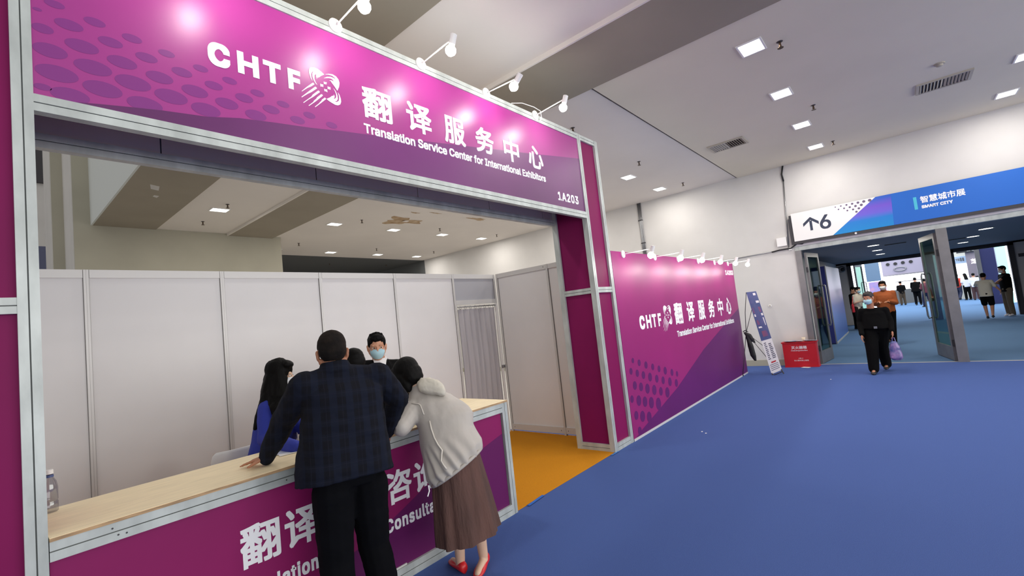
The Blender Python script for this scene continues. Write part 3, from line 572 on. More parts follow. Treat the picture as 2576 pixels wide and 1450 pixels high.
def TS(b, s, box, bold, font=None): return lettering(b, s, (XS - .002, 0, 0), YL, ZU, XN, box, bold, font)
part('arrow_mark', SI, SW, lambda b: (b.add([(XS - .002, y, z) for y, z in [(1.415, 3.02), (1.365, 3.02), (1.365, 3.24), (1.415, 3.24)]], [(0, 1, 2, 3)]), b.add([(XS - .0022, y, z) for y, z in [(1.39, 3.325), (1.24, 3.20), (1.24, 3.13), (1.39, 3.255), (1.54, 3.13), (1.54, 3.20)]], [tuple(range(6))])))
part('lettering', SI, SW, lambda b: TS(b, '6', (-1.225, -1.02, 3.0, 3.315), .008, INTER))
part('teal_bar', mat('teal_print', (70, 182, 206), .5), SW, lambda b: yz(b, [(-.375, 3.06), (-.375, 3.31), (-.425, 3.31), (-.425, 3.06)], XS - .001))
part('lettering', M['white'], SW, lambda b: TS(b, '智慧城市展', (.478, 1.125, 3.168, 3.305), .003))
part('lettering', M['white'], SW, lambda b: TS(b, 'SMART CITY', (.480, .935, 3.060, 3.122), .004, INTER))
o = part('round_stud', M['whitep'], None, lambda b: b.lathe((XS - .004, .62, 2.79), XN, [(0, .022), (.012, .018)], 12)); tag(o, 'small white round knob on the lower edge of the sign frame', 'stud')

# ---- fire extinguisher box with papers
fb = thing('fire_extinguisher_box', 'red metal fire extinguisher box on the carpet beside the doorway', 'box', (12.19, 1.95, 0))
X0 = 12.05
part('body', M['red'], fb, lambda b: b.box(X0, X0 + .26, 1.622, 2.272, .02, .54)); part('lid', M['red'], fb, lambda b: b.box(X0 - .015, X0 + .28, 1.605, 2.29, .54, .565)); part('base_rim', M['red'], fb, lambda b: b.box(X0 - .008, X0 + .268, 1.614, 2.28, 0, .022))
TX = X0 - .001
def TB(b, s, box, bold, font=None): return lettering(b, s, (TX, 0, 0), YL, ZU, XN, box, bold, font)
part('lettering', M['white'], fb, lambda b: TB(b, '灭火器箱', (-2.10, -1.80, .405, .475), .001))
part('lettering', M['white'], fb, lambda b: TB(b, 'FireExtinguisherBox', (-2.11, -1.79, .355, .385), .0005, INTER))
part('lettering', M['white'], fb, lambda b: (TB(b, '火警119', (-1.99, -1.90, .185, .21), 0), TB(b, '无火警时禁止使用', (-2.08, -1.80, .135, .165), 0)))
pg = 'leaflets on the red box'
for i, (y, dy, ang, lb, w) in enumerate(((2.12, .11, .35, 'white leaflet hanging over the left front edge of the red box', .10), (1.97, .09, -.2, 'white folded leaflet in the middle of the red box lid', .09), (1.72, .12, .1, 'white and grey booklet on the right of the red box lid', .08))):
    ca, sa = math.cos(ang), math.sin(ang)
    o = part('leaflet', mat('leaflet_print', (228, 228, 232), .6, noise_amt=.5, noise_scale=14, c2=(170, 172, 196)), None, lambda b: b.obox((X0 + .09 - (.03 if i < 2 else 0), y, .580 + .008 * (i % 2)), V((w * ca, w * sa, -.012)), V((-dy * sa, dy * ca, .008)), (0, 0, .005))); tag(o, lb, 'leaflet', pg)
o = thing('paper_cup', 'pale paper cup standing on the red box', 'cup', (12.2, 1.86, .565)); part('cup_wall', mat('cup_paper', (216, 200, 176), .7), o, lambda b: b.lathe((12.2, 1.86, .565), ZP, [(0, .03), (.085, .04), (.085, .037), (.01, .028)], 16), smooth=True)
o = part('paper_scrap', M['paper'], None, lambda b: b.obox((11.97, 1.86, .006), (.03, .07, 0), (.04, -.02, 0), (0, 0, .003))); tag(o, 'torn white paper scrap on the carpet under the red box', 'paper scrap')
for x, y, lb in ((*(6.224, 2.249, 0.000)[:2], 'tiny white paper crumb on the carpet near the graphic wall, left of two'), (*(6.161, 2.179, 0.000)[:2], 'tiny white paper crumb on the carpet near the graphic wall, right of two'), (*(10.385, 1.247, 0.000)[:2], 'tiny white paper crumb on the carpet in front of the walking man')):
    o = part('paper_crumb', M['paper'], None, lambda b: b.obox((x, y, .003), (.012, .004, 0), (-.004, .009, 0), (0, 0, .002))); tag(o, lb, 'paper scrap')

# ---- X banner stand
bn = thing('banner_stand', 'narrow printed banner on a leaning black rod stand beside the graphic wall', 'banner', (11.0, 2.5, 0))
BT, BB = V((11.0, 2.50, 1.80)), V((10.85, 2.22, .08)); side = V((.20, -.20, -.0)).normalized() * .14
def sheetp(s, t): return BT.lerp(BB, t) + side * s
A_, B_, C_, D_ = V((11.250, 2.671, 1.794)), V((11.250, 2.469, 1.796)), V((10.950, 2.137, 0.107)), V((10.950, 2.342, 0.019))
def sp(s, t): return A_.lerp(B_, s).lerp(D_.lerp(C_, s), t)
nrm = (B_ - A_).cross(D_ - A_).normalized()
if nrm.x > 0: nrm = -nrm
def strip(b, s0, s1, t0, t1, off, n=1):
    for k in range(n):
        a, c = t0 + (t1 - t0) * k / n, t0 + (t1 - t0) * (k + 1) / n
        q = [sp(s0, a), sp(s1, a), sp(s1, c), sp(s0, c)]; b.add([p + nrm * off for p in q], [(0, 1, 2, 3)])
bm1 = mat('banner_blue_print', (60, 82, 130), .4, noise_amt=1, noise_scale=5, c2=(92, 98, 146)); bm2 = mat('banner_red_print', (140, 84, 104), .4, noise_amt=.5, noise_scale=8, c2=(100, 80, 140)); bm3 = mat('banner_text_print', (90, 90, 110), .5)
SH = part('printed_sheet', M['paper'], bn, lambda b: b.loft([[sp(0, t) - nrm * .002, sp(1, t) - nrm * .002, sp(1, t), sp(0, t)] for t in (0, .5, 1)]))
part('picture_print', bm1, SH, lambda b: strip(b, 0, 1, 0, .61, .001))
part('picture_print', bm2, SH, lambda b: (strip(b, .1, .9, .20, .27, .002), strip(b, .15, .6, .36, .42, .002), strip(b, .3, .8, .50, .57, .002)))
part('caption_print', M['paper'], SH, lambda b: (strip(b, .1, .95, .285, .315, .002), strip(b, .62, .9, .34, .44, .002), strip(b, .15, .5, .44, .46, .002), strip(b, .6, .85, .02, .05, .002), strip(b, .65, .95, .12, .15, .002)))
part('text_print', bm3, SH, lambda b: [strip(b, .15, .15 + .3 * random.uniform(.6, 1), .64 + k * .021, .65 + k * .021, .001) for k in range(10)] + [strip(b, .55, .55 + .35 * random.uniform(.7, 1), .66 + k * .021, .671 + k * .021, .001) for k in range(9)] + [strip(b, .1, .9, .90 + k * .02, .906 + k * .02, .001) for k in range(4)])
part('text_print', mat('banner_red_text', (190, 40, 50), .5), SH, lambda b: strip(b, .3, .75, .87, .885, .002))
HUB = V((11.200, 2.780, 0.900)); FT1 = V((10.831, 2.876, 0.000)); 
part('rod', M['darkmetal'], bn, lambda b: b.tube([A_, A_.lerp(HUB, .5) + V((0, .02, 0)), HUB], .007, 6), smooth=True)
part('rod', M['darkmetal'], bn, lambda b: b.tube([sp(.0, .22) - nrm * .02, HUB], .006, 6), smooth=True)
part('rod', M['darkmetal'], bn, lambda b: b.tube([HUB, V((FT1.x, FT1.y, .01))], .007, 6), smooth=True)
part('rod', M['darkmetal'], bn, lambda b: b.tube([HUB, sp(.2, .86) - nrm * .02], .006, 6), smooth=True)
part('rod', M['darkmetal'], bn, lambda b: b.tube([HUB, sp(.1, .68) - nrm * .02], .006, 6), smooth=True)
part('base_clip', M['darkmetal'], bn, lambda b: (b.tube([sp(.05, .99), sp(.2, 1.07)], .012, 6), b.tube([sp(.95, .99), sp(1.05, 1.05)], .012, 6), b.tube([sp(.1, 1.02), sp(1.0, 1.02)], .008, 6)))
part('foot', M['black'], bn, lambda b: b.ell((FT1.x, FT1.y, .015), (.02, 0, 0), (0, .02, 0), (0, 0, .015), 10, 6))
bg = thing('carry_bag', 'empty black carrying bag tied to the rods of the banner stand', 'bag', HUB)
def bagf(b):
    H = HUB + V((-.03, 0, .02))
    b.loft([[H + V((0, .02, -.0)) + V((.02 * math.cos(t), .03 * math.sin(t), 0)) for t in [k * math.pi / 5 for k in range(10)]], [H + V((-.01, -.04, -.05)) + V((.03 * math.cos(t), .07 * math.sin(t), 0)) for t in [k * math.pi / 5 for k in range(10)]], [H + V((-.01, -.10, -.16)) + V((.025 * math.cos(t), .055 * math.sin(t), 0)) for t in [k * math.pi / 5 for k in range(10)]], [H + V((-.01, -.16, -.25)) + V((.01 * math.cos(t), .02 * math.sin(t), 0)) for t in [k * math.pi / 5 for k in range(10)]]])
    b.loft([[H + V((-.02, -.02, -.06)) + V((.02 * math.cos(t), .03 * math.sin(t), 0)) for t in [k * math.pi / 5 for k in range(10)]], [H + V((-.02, -.06, -.30)) + V((.03 * math.cos(t), .06 * math.sin(t), 0)) for t in [k * math.pi / 5 for k in range(10)]], [H + V((-.02, -.09, -.52)) + V((.03 * math.cos(t), .06 * math.sin(t), 0)) for t in [k * math.pi / 5 for k in range(10)]], [H + V((-.02, -.12, -.64)) + V((.01 * math.cos(t), .025 * math.sin(t), 0)) for t in [k * math.pi / 5 for k in range(10)]]])
soft((lambda b: (bagf(b), b)[1])(MB()), 'bag_cloth', .012, mat('black_nylon', (26, 24, 26), .5), bg, 2, (.006, 9, 9, 4))
part('strap', M['black'], bg, lambda b: b.tube([HUB + V((-.03, .05, .03)), HUB + V((-.05, .0, .06)), HUB + V((-.03, -.05, .02))], .01, 6), smooth=True)
#%%VEST
# ================================================================== passage and hall beyond
def vlight(x, y, label):
    o = thing('round_downlight', label, 'ceiling light', (x, y, 2.66), 'round downlights in the passage')
    part('rim', M['metal'], o, lambda b: b.lathe((x, y, 2.66), (0, 0, -1), [(0, .15), (.01, .15), (.012, .125)], 20)); part('lens', M['down'], o, lambda b: b.lathe((x, y, 2.65), (0, 0, -1), [(0, .12), (.004, .118)], 20))
    area('downlight_lamp', (x, y, 2.63), (.2, .2), VEST_W, (1, .95, .85), parent=o)
for y, rw in ((.45, 'left row of the passage ceiling'), (-1.6, 'right row of the passage ceiling')):
    for x, w in ((15.1, 'nearest'), (17.6, 'middle'), (20.3, 'farthest')): vlight(x, y, 'round downlight in the %s, %s one' % (rw, w))
for px, lb in (((15.756, 0.015, 2.660), 'small dark slot vent in the passage ceiling near the left downlights'), ((17.790, -1.255, 2.660), 'dark slot vent in the passage ceiling beside the right downlights')):
    o = part('slot_vent', M['black'], None, lambda b: b.box(px[0] - .08, px[0] + .08, px[1] - .22, px[1] + .22, 2.64, 2.66)); tag(o, lb, 'vent')
o = thing('camera_dome', 'dark security camera dome on the passage wall beside the far door', 'camera', (24.4, 1.95, 2.3))
part('housing', M['metal'], o, lambda b: b.lathe((24.49, 1.92, 2.42), XN, [(0, .14), (.05, .14), (.08, .1)], 16)); part('lens', M['black'], o, lambda b: b.ell((24.36, 1.88, 2.40), (.08, 0, 0), (0, .08, 0), (0, 0, .08)))
pb = thing('printed_display_wall', 'blue and silver printed display box standing along the left passage wall', 'display wall', (18.7, 1.9, 0))
part('side_face', mat('navy_print', (26, 34, 110), .5), pb, lambda b: b.box(16.8, 16.83, 1.74, 2.09, .02, 2.36))
def pgrad():
    m = mat('display_print', (120, 130, 200), .3); n = m.node_tree.nodes; l = m.node_tree.links
    tc = n.new('ShaderNodeTexCoord'); sp_ = n.new('ShaderNodeSeparateXYZ'); cr = n.new('ShaderNodeValToRGB'); l.new(tc.outputs['Generated'], sp_.inputs[0]); l.new(sp_.outputs['Z'], cr.inputs[0]); l.new(cr.outputs[0], n['Principled BSDF'].inputs['Base Color'])
    e = cr.color_ramp.elements; e[0].position = 0; e[0].color = lin((70, 110, 190)); e[1].position = 1; e[1].color = lin((200, 202, 214)); q = e.new(.45); q.color = lin((120, 136, 206)); q = e.new(.6); q.color = lin((186, 180, 214)); return m
part('printed_face', pgrad(), pb, lambda b: b.box(16.9, 20.7, 1.72, 1.735, .05, 2.36)); part('corner_post', M['metal'], pb, lambda b: b.box(16.8, 16.9, 1.715, 1.74, 0, 2.38)); part('foot_rail', M['alu'], pb, lambda b: b.box(16.9, 20.7, 1.71, 1.74, 0, .05))
o = part('wall_plaque', M['darkmetal'], None, lambda b: b.box(24.47, 24.5, -3.52, -3.28, 2.06, 2.18)); tag(o, 'small dark plaque on the passage wall beside the man in black', 'plaque')
# hall stands
hb = thing('exhibition_stand', 'white exhibition stand with round black holes and a glowing shelf in the hall', 'exhibition stand', (44.5, .5, 0))
part('fascia', mat('stand_white', (150, 144, 160), .5), hb, lambda b: b.box(44, 44.2, -1.4, 1.9, 2.12, 4.2))
HL = [(43.950, 0.665, 2.920), (43.950, 0.234, 2.908), (43.950, -0.194, 2.925), (43.950, -0.635, 2.924)]
for p in HL: part('round_hole', M['black'], hb, lambda b: b.lathe((43.97, p[1], p[2]), XN, [(0, .11), (.02, .11)], 16))
rg = (43.950, 0.019, 2.491)
part('oval_logo', M['metal'], hb, lambda b: b.tube([(43.94, rg[1] + .34 * math.cos(t), rg[2] + .14 * math.sin(t)) for t in [k * math.pi / 12 for k in range(25)]], .035, 6), smooth=True)
glow = mat('glowing_white_panel', (255, 255, 255), .4, emit=(250, 246, 255), estr=2.2)
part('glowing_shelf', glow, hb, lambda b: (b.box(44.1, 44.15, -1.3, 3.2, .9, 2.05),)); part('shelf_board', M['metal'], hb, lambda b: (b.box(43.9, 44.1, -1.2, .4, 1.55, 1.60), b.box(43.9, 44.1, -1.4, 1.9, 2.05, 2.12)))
part('counter_front', M['darkgrey'], hb, lambda b: b.box(43.4, 43.9, -1.6, 1.6, 0, 1.0))
o = thing('exhibition_stand', 'white stand wall with grey blue tower and colourful poster, left in the hall', 'exhibition stand', (40, 3, 0))
part('wall_panel', glow, o, lambda b: b.box(40, 40.1, .95, 5.5, 0, 3.9)); gq = (39.900, 1.420, 2.394)  # plain white wall given a glow to put in the hall's brightness
part('tower_panel', mat('slate_panel', (110, 134, 158), .5), o, lambda b: b.box(39.8, 39.95, gq[1] - .35, gq[1] + .42, gq[2] - .6, gq[2] + .75)); part('poster', mat('poster_print', (150, 150, 214), .5, noise_amt=.8, noise_scale=3, c2=(210, 160, 190)), o, lambda b: b.box(39.8, 39.95, gq[1] - .55, gq[1] + .35, gq[2] - 1.9, gq[2] - .65))
o = thing('exhibition_stand', 'grey stand with a glowing name panel seen through the right opening', 'exhibition stand', (42, -4, 0))
a1, a2 = (41.000, -3.342, 2.849), (41.000, -3.849, 1.250)
part('wall_panel', mat('stand_grey', (124, 116, 126), .6), o, lambda b: b.box(41, 41.2, a2[1] - .3, a1[1] + .1, 0, 4.6)); hd = (40.900, -3.581, 3.081)
part('black_header', M['black'], o, lambda b: b.box(40.85, 41.0, a2[1] - .3, a1[1] + .5, hd[2] - .1, hd[2] + .55))
part('lettering', M['metal'], o, lambda b: lettering(b, '6A21', (40.84, 0, 0), YL, ZU, XN, (-hd[1] - .28, -hd[1] + .28, hd[2] - .06, hd[2] + .14), .01, INTER))
np_ = (40.900, -3.819, 2.382)
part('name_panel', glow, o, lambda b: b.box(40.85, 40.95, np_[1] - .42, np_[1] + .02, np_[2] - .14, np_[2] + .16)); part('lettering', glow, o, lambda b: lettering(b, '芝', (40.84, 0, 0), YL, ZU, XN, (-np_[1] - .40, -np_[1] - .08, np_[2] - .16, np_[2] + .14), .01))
o = thing('exhibition_stand', 'pale stand with a light blue lettered band and bright screen in the hall', 'exhibition stand', (43, -2.5, 0))
b1, b2 = (42.500, -2.781, 2.612), (42.500, -3.396, 2.507)
part('wall_panel', mat('stand_cream', (206, 204, 192), .6), o, lambda b: b.box(42.5, 42.7, b2[1] - .2, b1[1] + .4, 0, 4.8))
part('name_band', mat('pale_blue_print', (170, 194, 220), .5), o, lambda b: b.box(42.4, 42.5, b2[1] - .2, b1[1] + .4, b1[2] - .25, b1[2] + .2)); part('lettering', M['metal'], o, lambda b: lettering(b, 'TE中兴', (42.39, 0, 0), YL, ZU, XN, (-b1[1] + .05, -b2[1] - .15, b1[2] - .12, b1[2] + .10), .01, INTER))
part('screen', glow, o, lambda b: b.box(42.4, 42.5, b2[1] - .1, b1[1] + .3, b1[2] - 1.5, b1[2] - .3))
c1, c2 = (33.000, -3.234, 1.519), (33.000, -3.522, 1.475)
o = thing('display_tower', 'navy blue free standing tower in the hall behind the shorts wearer', 'display tower', (33, c1[1], 0))
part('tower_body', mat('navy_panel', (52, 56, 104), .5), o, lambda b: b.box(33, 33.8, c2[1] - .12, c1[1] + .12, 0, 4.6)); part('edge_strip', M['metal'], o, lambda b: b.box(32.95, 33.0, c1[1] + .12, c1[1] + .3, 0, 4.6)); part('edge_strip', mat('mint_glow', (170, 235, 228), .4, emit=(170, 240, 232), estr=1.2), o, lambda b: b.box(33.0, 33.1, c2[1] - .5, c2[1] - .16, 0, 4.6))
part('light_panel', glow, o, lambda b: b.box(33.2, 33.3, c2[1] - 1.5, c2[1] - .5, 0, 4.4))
#%%PROPS
# ---- things behind and on the counter
bt = V((0.269, 3.377, 1.001)); bt.y = 3.40; bt.x = .262
o = thing('water_bottle', 'clear plastic bottle with white cap at the left end of the counter', 'bottle', bt)
part('bottle_wall', M['clear'], o, lambda b: b.lathe(bt, ZP, [(0, .026), (.004, .031), (.05, .031), (.055, .028), (.06, .031), (.12, .031), (.15, .026), (.175, .013), (.19, .0125)], 20), smooth=True); part('cap', M['whitep'], o, lambda b: b.lathe(bt + V((0, 0, .188)), ZP, [(0, .016), (.02, .016), (.022, .012)], 16)); part('neck_ring', mat('blue_ring', (70, 84, 130), .5), o, lambda b: b.lathe(bt + V((0, 0, .172)), ZP, [(0, .017), (.012, .0165)], 16))
o = thing('booklet', 'white open booklet on the counter beside the long haired woman', 'booklet', (1.55, 3.32, 1.0)); c = V((1.385, 3.220, 1.004))
part('page', M['paper'], o, lambda b: b.obox(c, (.08, -.01, 0), (.012, .05, 0), (0, 0, .002))); part('page', mat('page_tint', (200, 206, 224), .6), o, lambda b: b.obox(c + V((-.05, .06, .001)), (.07, -.03, .001), (.02, .05, 0), (0, 0, .002)))
o = thing('plastic_chair', 'white plastic chair whose rounded back shows behind the counter', 'chair', (1.2, 3.75, 0))
ch = V((1.452, 4.104, 0.860)); ch.z = .06; ch.y -= .1; ch.x -= .06
def chairback(b):
    r = []
    for k in range(13):
        t = k / 12; a = math.radians(180 * t); r.append(ch + V((-.26 * math.cos(a) * (1), .12, .93 + .10 * math.sin(a) ** .5)))
    b.tube(r, .02, 8)
part('backrest', M['whitep'], o, lambda b: b.loft([[ch + V((x * q, .14 + .03 * abs(x) * 3 + dy, z)) for x, dy in ((-.20, 0), (-.07, -.02), (.07, -.02), (.20, 0), (.20, .015), (.07, -.005), (-.07, -.005), (-.20, .015))] for z, q in ((.5, .9), (.7, 1), (.82, 1), (.865, .93), (.885, .8))]), smooth=True)
part('seat', M['whitep'], o, lambda b: b.box(ch.x - .23, ch.x + .23, ch.y - .28, ch.y + .15, .48, .51))
for sx in (-1, 1):
    for sy in (-.26, .16): part('leg', M['whitep'], o, lambda b: b.tube([ch + V((.2 * sx, sy * .9, .44)), V((ch.x + .24 * sx, ch.y + sy, .014))], .018, 8), smooth=True)
#%%PEOPLE

SKIN = mat('skin', (196, 142, 112), .5); SKIN2 = mat('skin_tan', (172, 118, 90), .55); SKIN3 = mat('skin_pale', (214, 178, 152), .5)
HAIR = mat('black_hair', (5, 4, 4), .6, spec=.14, bump=.25, bump_scale=90, stretch=(1, 1, .15))
HAIRS = mat('short_black_hair', (20, 17, 16), .8, spec=.15, noise_amt=.9, noise_scale=9, c2=(44, 35, 29), bump=.6, bump_scale=240)
EYEW, EYEB = mat('eye_white', (225, 220, 215), .3), mat('eye_dark', (26, 18, 14), .2)
MASKM = mat('surgical_mask', (168, 204, 216), .8); MASKW = mat('white_mask', (222, 224, 226), .8)
def basis(fwd, up=(0, 0, 1)):
    f = V(fwd).normalized(); u = V(up); u = (u - f * u.dot(f)).normalized(); return f.cross(u), f, u   # right, forward, up
def head_shapes(b, c, F, s=1.0, neck=None, ear=1):
    r, f, u = F; P = lambda x, y, z: V(c) + (r * x + f * y + u * z) * s
    E = lambda p, a, d, h: b.ell(P(*p), r * a * s, f * d * s, u * h * s, 16, 11)
    E((0, -.012, .035), .074, .094, .084); E((0, .018, -.028), .062, .070, .082); E((0, .062, -.098), .026, .024, .020)
    for q in (-1, 1):
        b.limb(P(.056 * q, 0, -.05), P(.02 * q, .058, -.098), .022 * s, .018 * s); E((.038 * q, .062, -.028), .022, .022, .02)
        if ear:
            E((.079 * q, -.008, -.012), .010, .020, .032); E((.084 * q, -.016, .0), .007, .016, .018)
    b.limb(P(0, .088, .004), P(0, .104, -.032), .008 * s, .013 * s); E((-.012, .096, -.036), .008, .009, .007); E((.012, .096, -.036), .008, .009, .007)
    b.limb(P(-.04, .076, .022), P(.04, .076, .022), .010 * s, .010 * s); E((0, .084, -.060), .022, .010, .006); E((0, .082, -.070), .018, .010, .006)
    if neck is not None: b.limb(P(0, -.02, -.06), V(neck), .056 * s, .062 * s)
def eyes(o, c, F, s=1.0, brow=True):
    r, f, u = F
    for q in (-1, 1):
        e = V(c) + (r * .031 * q + f * .0745 + u * .002) * s
        ey = part('eye', EYEW, o, lambda b: b.ell(e, r * .014 * s, f * .009 * s, u * .0055 * s, 10, 7), smooth=True); part('iris', EYEB, ey, lambda b: b.ell(e + f * .0065 * s - r * .003 * s, r * .0072 * s, f * .005 * s, u * .0056 * s, 8, 6), smooth=True)
        if brow: part('eyebrow', HAIR, o, lambda b: b.limb(e + (u * .0205 + f * .009 - r * q * .011) * s, e + (u * .0185 - f * .004 + r * q * .016) * s, .0030 * s, .0022 * s, None, 1, 6))
def mask(o, c, F, s=1.0, m=None, loops=True):
    r, f, u = F; P = lambda x, y, z: V(c) + (r * x + f * y + u * z) * s
    rows = []
    for z, w, d in ((-.010, .055, .094), (-.022, .066, .112), (-.040, .070, .120), (-.062, .068, .115), (-.085, .062, .104), (-.108, .048, .088)):
        row = []
        for k in range(13):
            t = -1 + 2 * k / 12; row.append(P(w * math.sin(t * 1.45) / math.sin(1.45), d - (.068 * abs(t) ** 1.9), z + (.010 if z < -.05 else -.004) * t * t))
        rows.append(row)
    def fn(b):
        n = 13; vs = [p for rr in rows for p in rr]; back = [p - f * .004 * s for p in vs]
        fs = [(i * n + j, i * n + j + 1, (i + 1) * n + j + 1, (i + 1) * n + j) for i in range(5) for j in range(n - 1)]; b.add(vs, fs); b.add(back, fs)
    mk = part('face_mask', m or MASKM, o, fn, smooth=True)
    if loops:
        for q in (-1, 1):
            part('ear_loop', MASKW, mk, lambda b: (b.tube([P(.064 * q, .046, -.02), P(.078 * q, .02, .0), P(.084 * q, -.02, .012)], .0015 * s, 4), b.tube([P(.058 * q, .04, -.10), P(.076 * q, .0, -.06), P(.084 * q, -.02, -.03)], .0015 * s, 4)))
def hand(b, w, d, n, s=1.0, curl=18, side=1, spread=5):
    """w wrist, d direction of the fingers, n back-of-hand normal; side=+1 puts the thumb on d x n"""
    d = V(d).normalized(); n = V(n); n = (n - d * n.dot(d)).normalized(); t = d.cross(n) * side
    P = lambda a, c, h: V(w) + (d * a + t * c + n * h) * s
    b.loft([[P(a, hw * math.cos(k * math.pi / 6), hh * math.sin(k * math.pi / 6)) for k in range(12)] for a, hw, hh in ((-.02, .024, .020), (.0, .027, .019), (.03, .037, .017), (.06, .043, .016), (.085, .042, .014), (.097, .036, .010))])
    for i, (c, L, r0) in enumerate(((.033, .070, .0088), (.0112, .078, .0092), (-.0112, .073, .0088), (-.032, .058, .0078))):
        ang = math.radians(spread * (1.5 - i)); dd = (d * math.cos(ang) + t * math.sin(ang)); p = P(.085, c, 0); q = 0
        for k, fr in enumerate((.45, .30, .25)):
            q += curl * (.8 if k == 0 else 1); v = dd * math.cos(math.radians(q)) - n * math.sin(math.radians(q)); e = p + v * L * fr * s
            b.limb(p, e, r0 * s * (1 - .1 * k), r0 * s * (.9 - .1 * k), None, 1, 8); p = e
    p = P(.02, .026, -.004); v = (d * .62 + t * .72 - n * .25).normalized(); e = p + v * .042 * s; b.limb(p, e, .013 * s, .011 * s, None, 1, 8)
    v = (d * .85 + t * .45 - n * .3).normalized(); b.limb(e, e + v * .036 * s, .0105 * s, .0085 * s, None, 1, 8)
def lerp(a, c, t): return V(a).lerp(V(c), t)
def person(label, J, base, vox=.012, skin=None, s=1.0, group=None, build=1.0):
    """one continuous body surface from the joints in J; clothes are added as children"""
    o = thing('person', label, 'person', base, group); b = MB(); F = J['F'] = basis(J['face'], J.get('hup', (0, 0, 1)))
    head_shapes(b, J['head'], F, J.get('hs', s), J['neck'], J.get('ear', 1))
    N, Pv = V(J['neck']), V(J['pelvis']); SL, SR = V(J['sl']), V(J['sr']); sd = (SR - SL); sw = sd.length / 2; sd.normalize()
    up = (N - Pv).normalized(); fw = up.cross(sd).normalized(); J['sd'], J['up'], J['fw'] = sd, up, fw
    C = J['chest'] = V(J.get('chest', lerp(Pv, (SL + SR) / 2, .72)))
    if (V(J['face'])).dot(fw) < 0: pass
    HL, HR = V(J.get('hl', Pv - sd * .09)), V(J.get('hr', Pv + sd * .09))
    b.body([(Pv - up * .09, sd * .13 * s, fw * .09 * s), (Pv, sd * .155 * s, fw * .105 * s), (lerp(Pv, C, .5), sd * .13 * s, fw * .09 * s), (C, sd * .15 * s, fw * .105 * s), ((SL + SR) / 2 - up * .03, sd * (sw * .8), fw * .08 * s), (N, sd * .06, fw * .055)])
    for k in 'lr':
        S, E, Wr = V(J['s' + k]), V(J['e' + k]), V(J['w' + k]); b.limb(S, E, .050 * s, .038 * s); b.limb(E, Wr, .040 * s, .026 * s)
        if 'h' + k + 'd' in J: hand(b, V(Wr), J['h' + k + 'd'], J['h' + k + 'n'], s, J.get('curl', 18), J.get('h' + k + 's', 1 if k == 'r' else -1), J.get('spread', 5))
    for k, H in (('l', HL), ('r', HR)):
        if 'k' + k in J:
            K, A = V(J['k' + k]), V(J['a' + k]); b.limb(H, K, .085 * s, .056 * s); b.limb(K, A, .058 * s, .036 * s); td = V(J.get('t' + k, fw)); td.normalize()
            b.limb(A - V((0, 0, .03)), A + td * .13 - V((0, 0, .045)), .036 * s, .026 * s)
    J['HL'], J['HR'] = HL, HR
    soft(b, 'body', vox, skin or SKIN, o, 3)
    return o
def top(o, J, name, m, vox=.012, s=1.0, hem=.12, hw=.19, hd=.125, cw=.20, cd=.135, wr=None, sleeve=1.0, r=(.066, .054, .044), collar=.0, hemshift=(0, 0, 0), extra=None, it=4, **props):
    b = MB(); sd, up, fw = J['sd'], J['up'], J['fw']; N, Pv, C = V(J['neck']), V(J['pelvis']), J['chest']; SL, SR = V(J['sl']), V(J['sr']); sw = (SR - SL).length / 2; M_ = (SL + SR) / 2
    hu = J.get('hemup', up)
    b.body([(Pv - hu * hem + V(hemshift), sd * hw, fw * hd), (Pv, sd * hw * .98, fw * hd), (lerp(Pv, C, .5), sd * (hw + cw) / 2 * .96, fw * (hd + cd) / 2), (C, sd * cw, fw * cd), (lerp(C, M_, .6), sd * (cw * .98), fw * cd * .9), (M_ + up * .0, sd * (sw * .92), fw * .085 * s), (N + up * .005, sd * .070, fw * .066)], 28, 2.5)
    for k in 'lr':
        S, E, Wr = V(J['s' + k]), V(J['e' + k]), V(J['w' + k])
        b.limb(N - up * .045 * s, S - up * .0, .062 * s, r[0] * s * .86)
        if sleeve > .5:
            b.limb(S, E, r[0] * s, r[1] * s); e2 = lerp(E, Wr, min(1, sleeve)); b.limb(E, e2, r[1] * s, r[2] * s)
        else: b.limb(S, lerp(S, E, sleeve * 2), r[0] * s, r[1] * s * 1.15)
    if extra: extra(b)
    return soft(b, name, vox, m, o, it, wr, **props)
def trousers(o, J, m, vox=.012, s=1.0, r=(.105, .078, .066), cut=1.0, wr=None, name='trousers', it=4):
    b = MB(); sd, up, fw, Pv = J['sd'], J['up'], J['fw'], V(J['pelvis'])
    b.body([(Pv + V((0, 0, .06)), sd * .165 * s, fw * .118 * s), (Pv - V((0, 0, .02)), sd * .172 * s, fw * .125 * s), (Pv - V((0, 0, .10)), sd * .155 * s, fw * .11 * s)])
    for k, H in (('l', J['HL']), ('r', J['HR'])):
        K, A = V(J['k' + k]), V(J['a' + k])
        if cut >= 1: b.limb(H, K, r[0] * s, r[1] * s); b.limb(K, A, r[1] * s, r[2] * s)
        else: b.limb(H, lerp(H, K, cut * 2), r[0] * s, r[1] * 1.15 * s)
    return soft(b, name, vox, m, o, it, wr)
